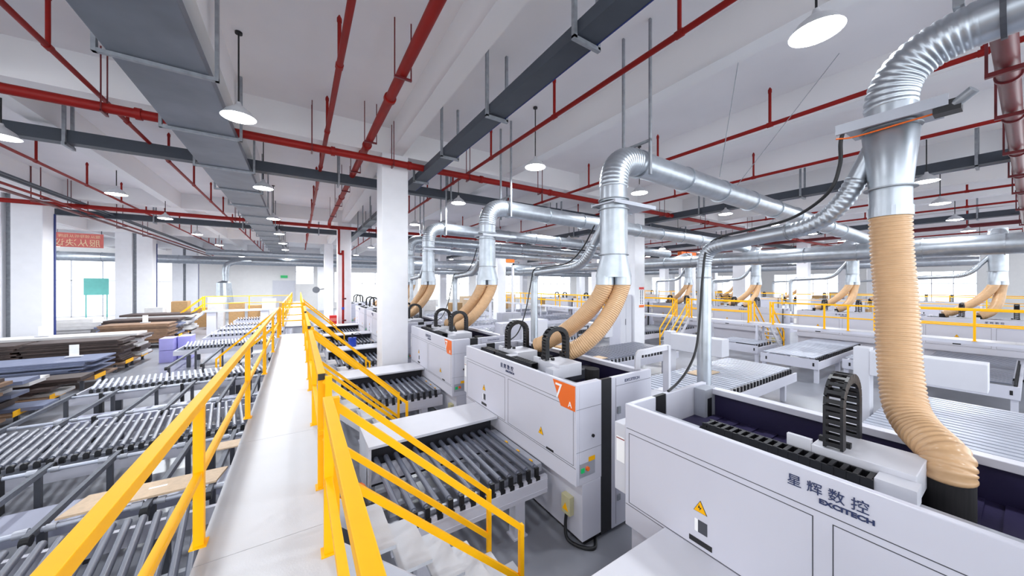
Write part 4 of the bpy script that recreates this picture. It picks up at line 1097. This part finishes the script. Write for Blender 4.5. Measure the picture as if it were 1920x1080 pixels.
# lavender crates
for i, (x, z, lb) in enumerate(((-5.25, 0, 'lower left lavender crate at the conveyor end'), (-5.25, 0.55, 'upper left lavender crate at the conveyor end'),
                          (-4.75, 0, 'lower right lavender crate half behind the conveyor'), (-4.75, 0.55, 'upper right lavender crate half behind the conveyor'))):
    yy = 21.0 + (0.5 if x > -5.2 else 0)
    box_thing('plastic_crate', x, x + 0.46, yy, yy + 0.8, z, z + 0.53, 'lav', lb, 'crate', 'lavender crates')

# ---------------------------------------------------------------- board racks and stacked boards
def rack(x0, x1, y0, y1, label, tagside=True):
    t = thing('board_rack', label, 'rack', ((x0 + x1) / 2, (y0 + y1) / 2, 0), 'low board racks')
    part(MB().box(x0, x1, y0, y1, 0.33, 0.39), 'rack_top', 'b_brown', t)
    x = x0 + 0.3
    for x in (x0 + 0.25, (x0 + x1) / 2, x1 - 0.35):
        for y in (y0 + 0.08, y1 - 0.16):
            part(MB().box(x, x + 0.08, y, y + 0.08, 0.03, 0.33).cyl((x + 0.04, y + 0.04, 0), (x + 0.04, y + 0.04, 0.03), 0.06), 'leg', 'dgrey', t)
    if tagside:
        part(MB().box(x1, x1 + 0.01, y0 + 0.02, min(y1, y0 + 0.75), 0.33, 0.47), 'orange_label', 'yellow', t)
def pile(x0, x1, y0, y1, z0, z1, m, n, label, group, jit=0.12):
    jit *= 1.5
    th = (z1 - z0) / n
    for i in range(n):
        a = random.uniform(-jit, jit); b = random.uniform(-jit, jit); c = random.uniform(-jit * 0.6, jit * 0.6)
        mm = random.choice(m) if isinstance(m, (list, tuple)) else m
        o = part(MB().box(x0 + a, x1 + b, y0 + c, y1 + c, z0 + i * th + 0.003, z0 + (i + 1) * th - 0.004), 'stacked_board', mm)
        tag(o, (od[i] if i < n - 1 else 'topmost') + ' board from the floor: ' + label, 'board', group)
racks = [(-9.6, -5.75, 11.9, 12.9), (-9.6, -5.75, 13.1, 14.1), (-9.8, -5.75, 14.5, 15.8), (-10.6, -5.75, 16.9, 18.6), (-11.2, -5.85, 19.6, 20.9), (-11.2, -5.85, 21.2, 22.6),
         (-8.8, -6.0, 26.0, 27.6), (-9.4, -6.2, 28.2, 29.8), (-9.2, -6.2, 30.3, 32.5)]
rl = ['nearest', 'second', 'third', 'fourth', 'fifth', 'sixth', 'seventh', 'eighth', 'farthest']
for i, r in enumerate(racks):
    rack(*r, 'low board rack with yellow label, ' + rl[i] + ' of the left row')
pile(-8.4, -5.8, 12.1, 12.85, 0.39, 1.36, ['b_brown', 'b_dark'], 12, 'brown, nearest stack at the left picture edge', 'boards of the nearest left stack', 0.15)
pile(-8.6, -5.7, 13.25, 13.9, 0.39, 1.2, ['b_dark', 'b_blue', 'b_white'], 9, 'grey or brown, untidy second stack at left', 'boards of the second stack', 0.28)
pile(-8.9, -5.75, 14.75, 15.5, 0.39, 0.92, ['b_white', 'b_dark'], 6, 'low third stack with spread edges', 'boards of the third stack', 0.3)
pile(-10.5, -6.05, 17.0, 18.5, 0.39, 0.98, ['b_blue'], 11, 'blue grey, long stack near the labels', 'blue grey boards of the fourth stack', 0.2)
pile(-8.5, -6.0, 19.7, 20.9, 0.39, 1.32, ['b_dark'], 15, 'dark brown, right half of tall stack', 'dark boards of the tall right pile', 0.08)
pile(-11.2, -8.6, 19.7, 20.9, 0.39, 1.3, ['b_dark'], 15, 'dark brown, left half of tall stack', 'dark boards of the tall left pile', 0.08)
pile(-13.6, -11.5, 18.6, 19.9, 0.0, 1.15, ['b_white'], 12, 'pale, stack at the far left edge', 'pale boards at the left edge', 0.2)
pile(-11.1, -5.95, 21.3, 22.5, 0.39, 1.36, ['b_white', 'b_white', 'b_dark'], 10, 'stack right behind the tall dark stack', 'boards behind the dark stack', 0.12)
pile(-8.7, -6.15, 26.0, 27.5, 0.39, 1.35, ['b_brown'], 14, 'kraft brown, tidy stack near lavender crates', 'kraft brown boards', 0.06)
pile(-9.4, -6.3, 28.2, 29.7, 0.39, 1.45, ['b_blue', 'b_dark'], 10, 'slate, stack behind the kraft one', 'slate boards', 0.15)
pile(-9.2, -6.2, 30.5, 32.3, 0.39, 1.6, ['b_white', 'b_dark'], 10, 'farthest stack of the rack row', 'far light boards', 0.2)
pile(-15.5, -12.3, 26.2, 27.6, 0.0, 1.35, ['b_brown', 'b_dark'], 12, 'brown, stack between the left columns', 'brown boards beyond the columns', 0.12)
pile(-15.5, -10.0, 29.5, 31.0, 0.0, 1.5, ['b_white'], 8, 'white, wide stack beyond left columns', 'white boards beyond the columns', 0.25)
pile(-19.5, -15.0, 32.5, 34.0, 0.0, 1.6, ['b_blue'], 8, 'blue grey, stack before bright window', 'blue grey boards by the window', 0.25)
for i, (x, y, z, lb) in enumerate(((-6.7, 18.0, 0.99, 'small white tag standing on the long blue grey stack'), (-9.0, 22.0, 1.37, 'small white tag standing on the pale edged stack'), (-7.4, 27, 1.36, 'small white tag standing on the kraft stack'), (-13.4, 26.9, 1.36, 'small white tag standing on the brown stack beyond the columns'))):
    t = thing('stack_tag', lb, 'tag', (x, y, z))
    part(MB().box(x, x + 0.22, y, y + 0.02, z + 0.02, z + 0.42), 'card', 'inkw', t)
    part(MB().box(x - 0.08, x + 0.3, y - 0.08, y + 0.1, z, z + 0.03), 'foot', 'white2', t)

# banner hanging in the far left (seen from behind, mirrored)
t = thing('hanging_banner', 'faded red banner with mirrored lettering at far left', 'banner', (-15, 40, 6.2))
part(MB().box(-16.2, -12.6, 38.4, 38.42, 6.3, 7.35), 'banner_cloth', 'pink', t)
for x in (-16.1, -12.7):
    part(MB().box(x - 0.02, x + 0.02, 38.39, 38.43, 7.35, 7.6), 'cord', 'dgrey', t)
text_mesh('服从决议听', 0.58, (-1, 0, 0), (0, 0, 1), (-12.75, 38.39, 6.42), 'banner_lettering', 'cream', t)
text_mesh('服从领导听从指挥', 0.26, (-1, 0, 0), (0, 0, 1), (-12.75, 38.39, 7.02), 'banner_lettering', 'cream', t)
tag(part(MB().box(-15.4, -11.4, 51.95, 51.98, 6.2, 6.8).box(-15.3, -15.27, 51.95, 51.98, 6.8, 7.6).box(-11.53, -11.5, 51.95, 51.98, 6.8, 7.6), 'hanging_banner', 'pink'), 'second faded banner hanging before the bright left windows', 'banner')
tag(part(MB().box(-19.3, -17.5, 54.5, 54.55, 2.4, 4.2).box(-19.2, -19.1, 54.55, 54.6, 0, 3.8).box(-17.7, -17.6, 54.55, 54.6, 0, 3.8), 'teal_board', 'teal'), 'pale teal notice board before the bright left window', 'board')
t = thing('exit_sign', 'small green exit sign on the far white wall above the door', 'sign', (-1.7, 55.9, 4.6))
part(MB().box(-2.1, -1.3, 55.86, 55.99, 4.45, 4.8), 'sign_body', 'green', t)
o = struct(MB().box(-3.0, -0.4, 55.93, 55.99, 0, 4.1), 'door_1', 'white2')
# fan on a pole, trolley goods, far boxes
t = thing('wall_fan', 'dark industrial fan on the far column right of the walkway', 'fan', (1.6, 38, 2.4))
part(MB().bar((2.16, 38.3, 3.1), (1.5, 37.6, 3.0), 0.06), 'bracket', 'black', t)
f_ = MB().tube([(1.45, 37.5, 3.0), (1.4, 37.35, 3.02)], [0.3, 0.3], 20); part(f_, 'fan_cage', 'dgrey', t)
for i in range(8):
    x = -9.5 + i * 1.15; h = (0.9, 1.3, 0.7, 1.6, 1.1, 0.8, 1.4, 1.0)[i]
    box_thing('cardboard_box', x, x + 0.95, 35 + (i % 3), 36 + (i % 3), 0, h + 0.9, 'kraft' if i % 3 else 'b_white', od[i] + ' box from the left behind the crosswise walkway', 'box')
for i in range(14):
    x = 9 + i * 2.6; y = 40 + (i * 7) % 5; 
    box_thing('cardboard_box', x, x + 1.6, y, y + 1.2, 0, 1.0 + (i * 37 % 10) / 9, ['kraft', 'wood', 'b_white'][i % 3], od[i] + ' box or bale from the left along the bright rear windows', 'box', 'boxes along the rear windows')
for i in range(10):
    x = 46 + (i % 5) * 5; y = 4 + i * 3.2
    box_thing('cardboard_box', x, x + 2.0, y, y + 1.4, 0, 1.2 + (i * 3 % 5) / 3, ['kraft', 'b_white'][i % 2], od[i] + ' distant box or bale from the front in the far right hall', 'box', 'boxes in the far right hall')
for i, (x, y) in enumerate(((34.6, -1.3), (38.5, -1.0), (43, -0.6))):
    t = thing('fire_hydrant_cabinet', ['nearest', 'middle', 'farthest'][i] + ' red and white fire cabinet at the right edge', 'cabinet', (x, y, 0))
    part(MB().box(x, x + 0.3, y, y + 0.7, 0.0, 3.0), 'cabinet_body', 'fire', t)
    part(MB().box(x - 0.01, x, y, y + 0.7, 1.9, 2.35), 'label_band', 'inkw', t)

def wire(pts, lb):
    tag(part(MB().tube(pts, 0.008, 6), 'steel_wire', 'galvd'), lb, 'wire')
wire([(7.2, 3.0, SLAB - 0.02), (8.5, 4.05, 6.08)], 'thin steel wire hanging down to the big silver pipe from the top')
wire([(9.6, 2.2, SLAB - 0.02), (9.5, 4.1, 6.06)], 'slanted thin steel wire holding the silver pipe, left of the tall duct')
tag(part(MB().box(4.56, 4.64, 0.3, 0.36, 5.79, SLAB), 'strut', 'galvd'), 'grey strut above the tall ribbed elbow at the top right', 'strut')
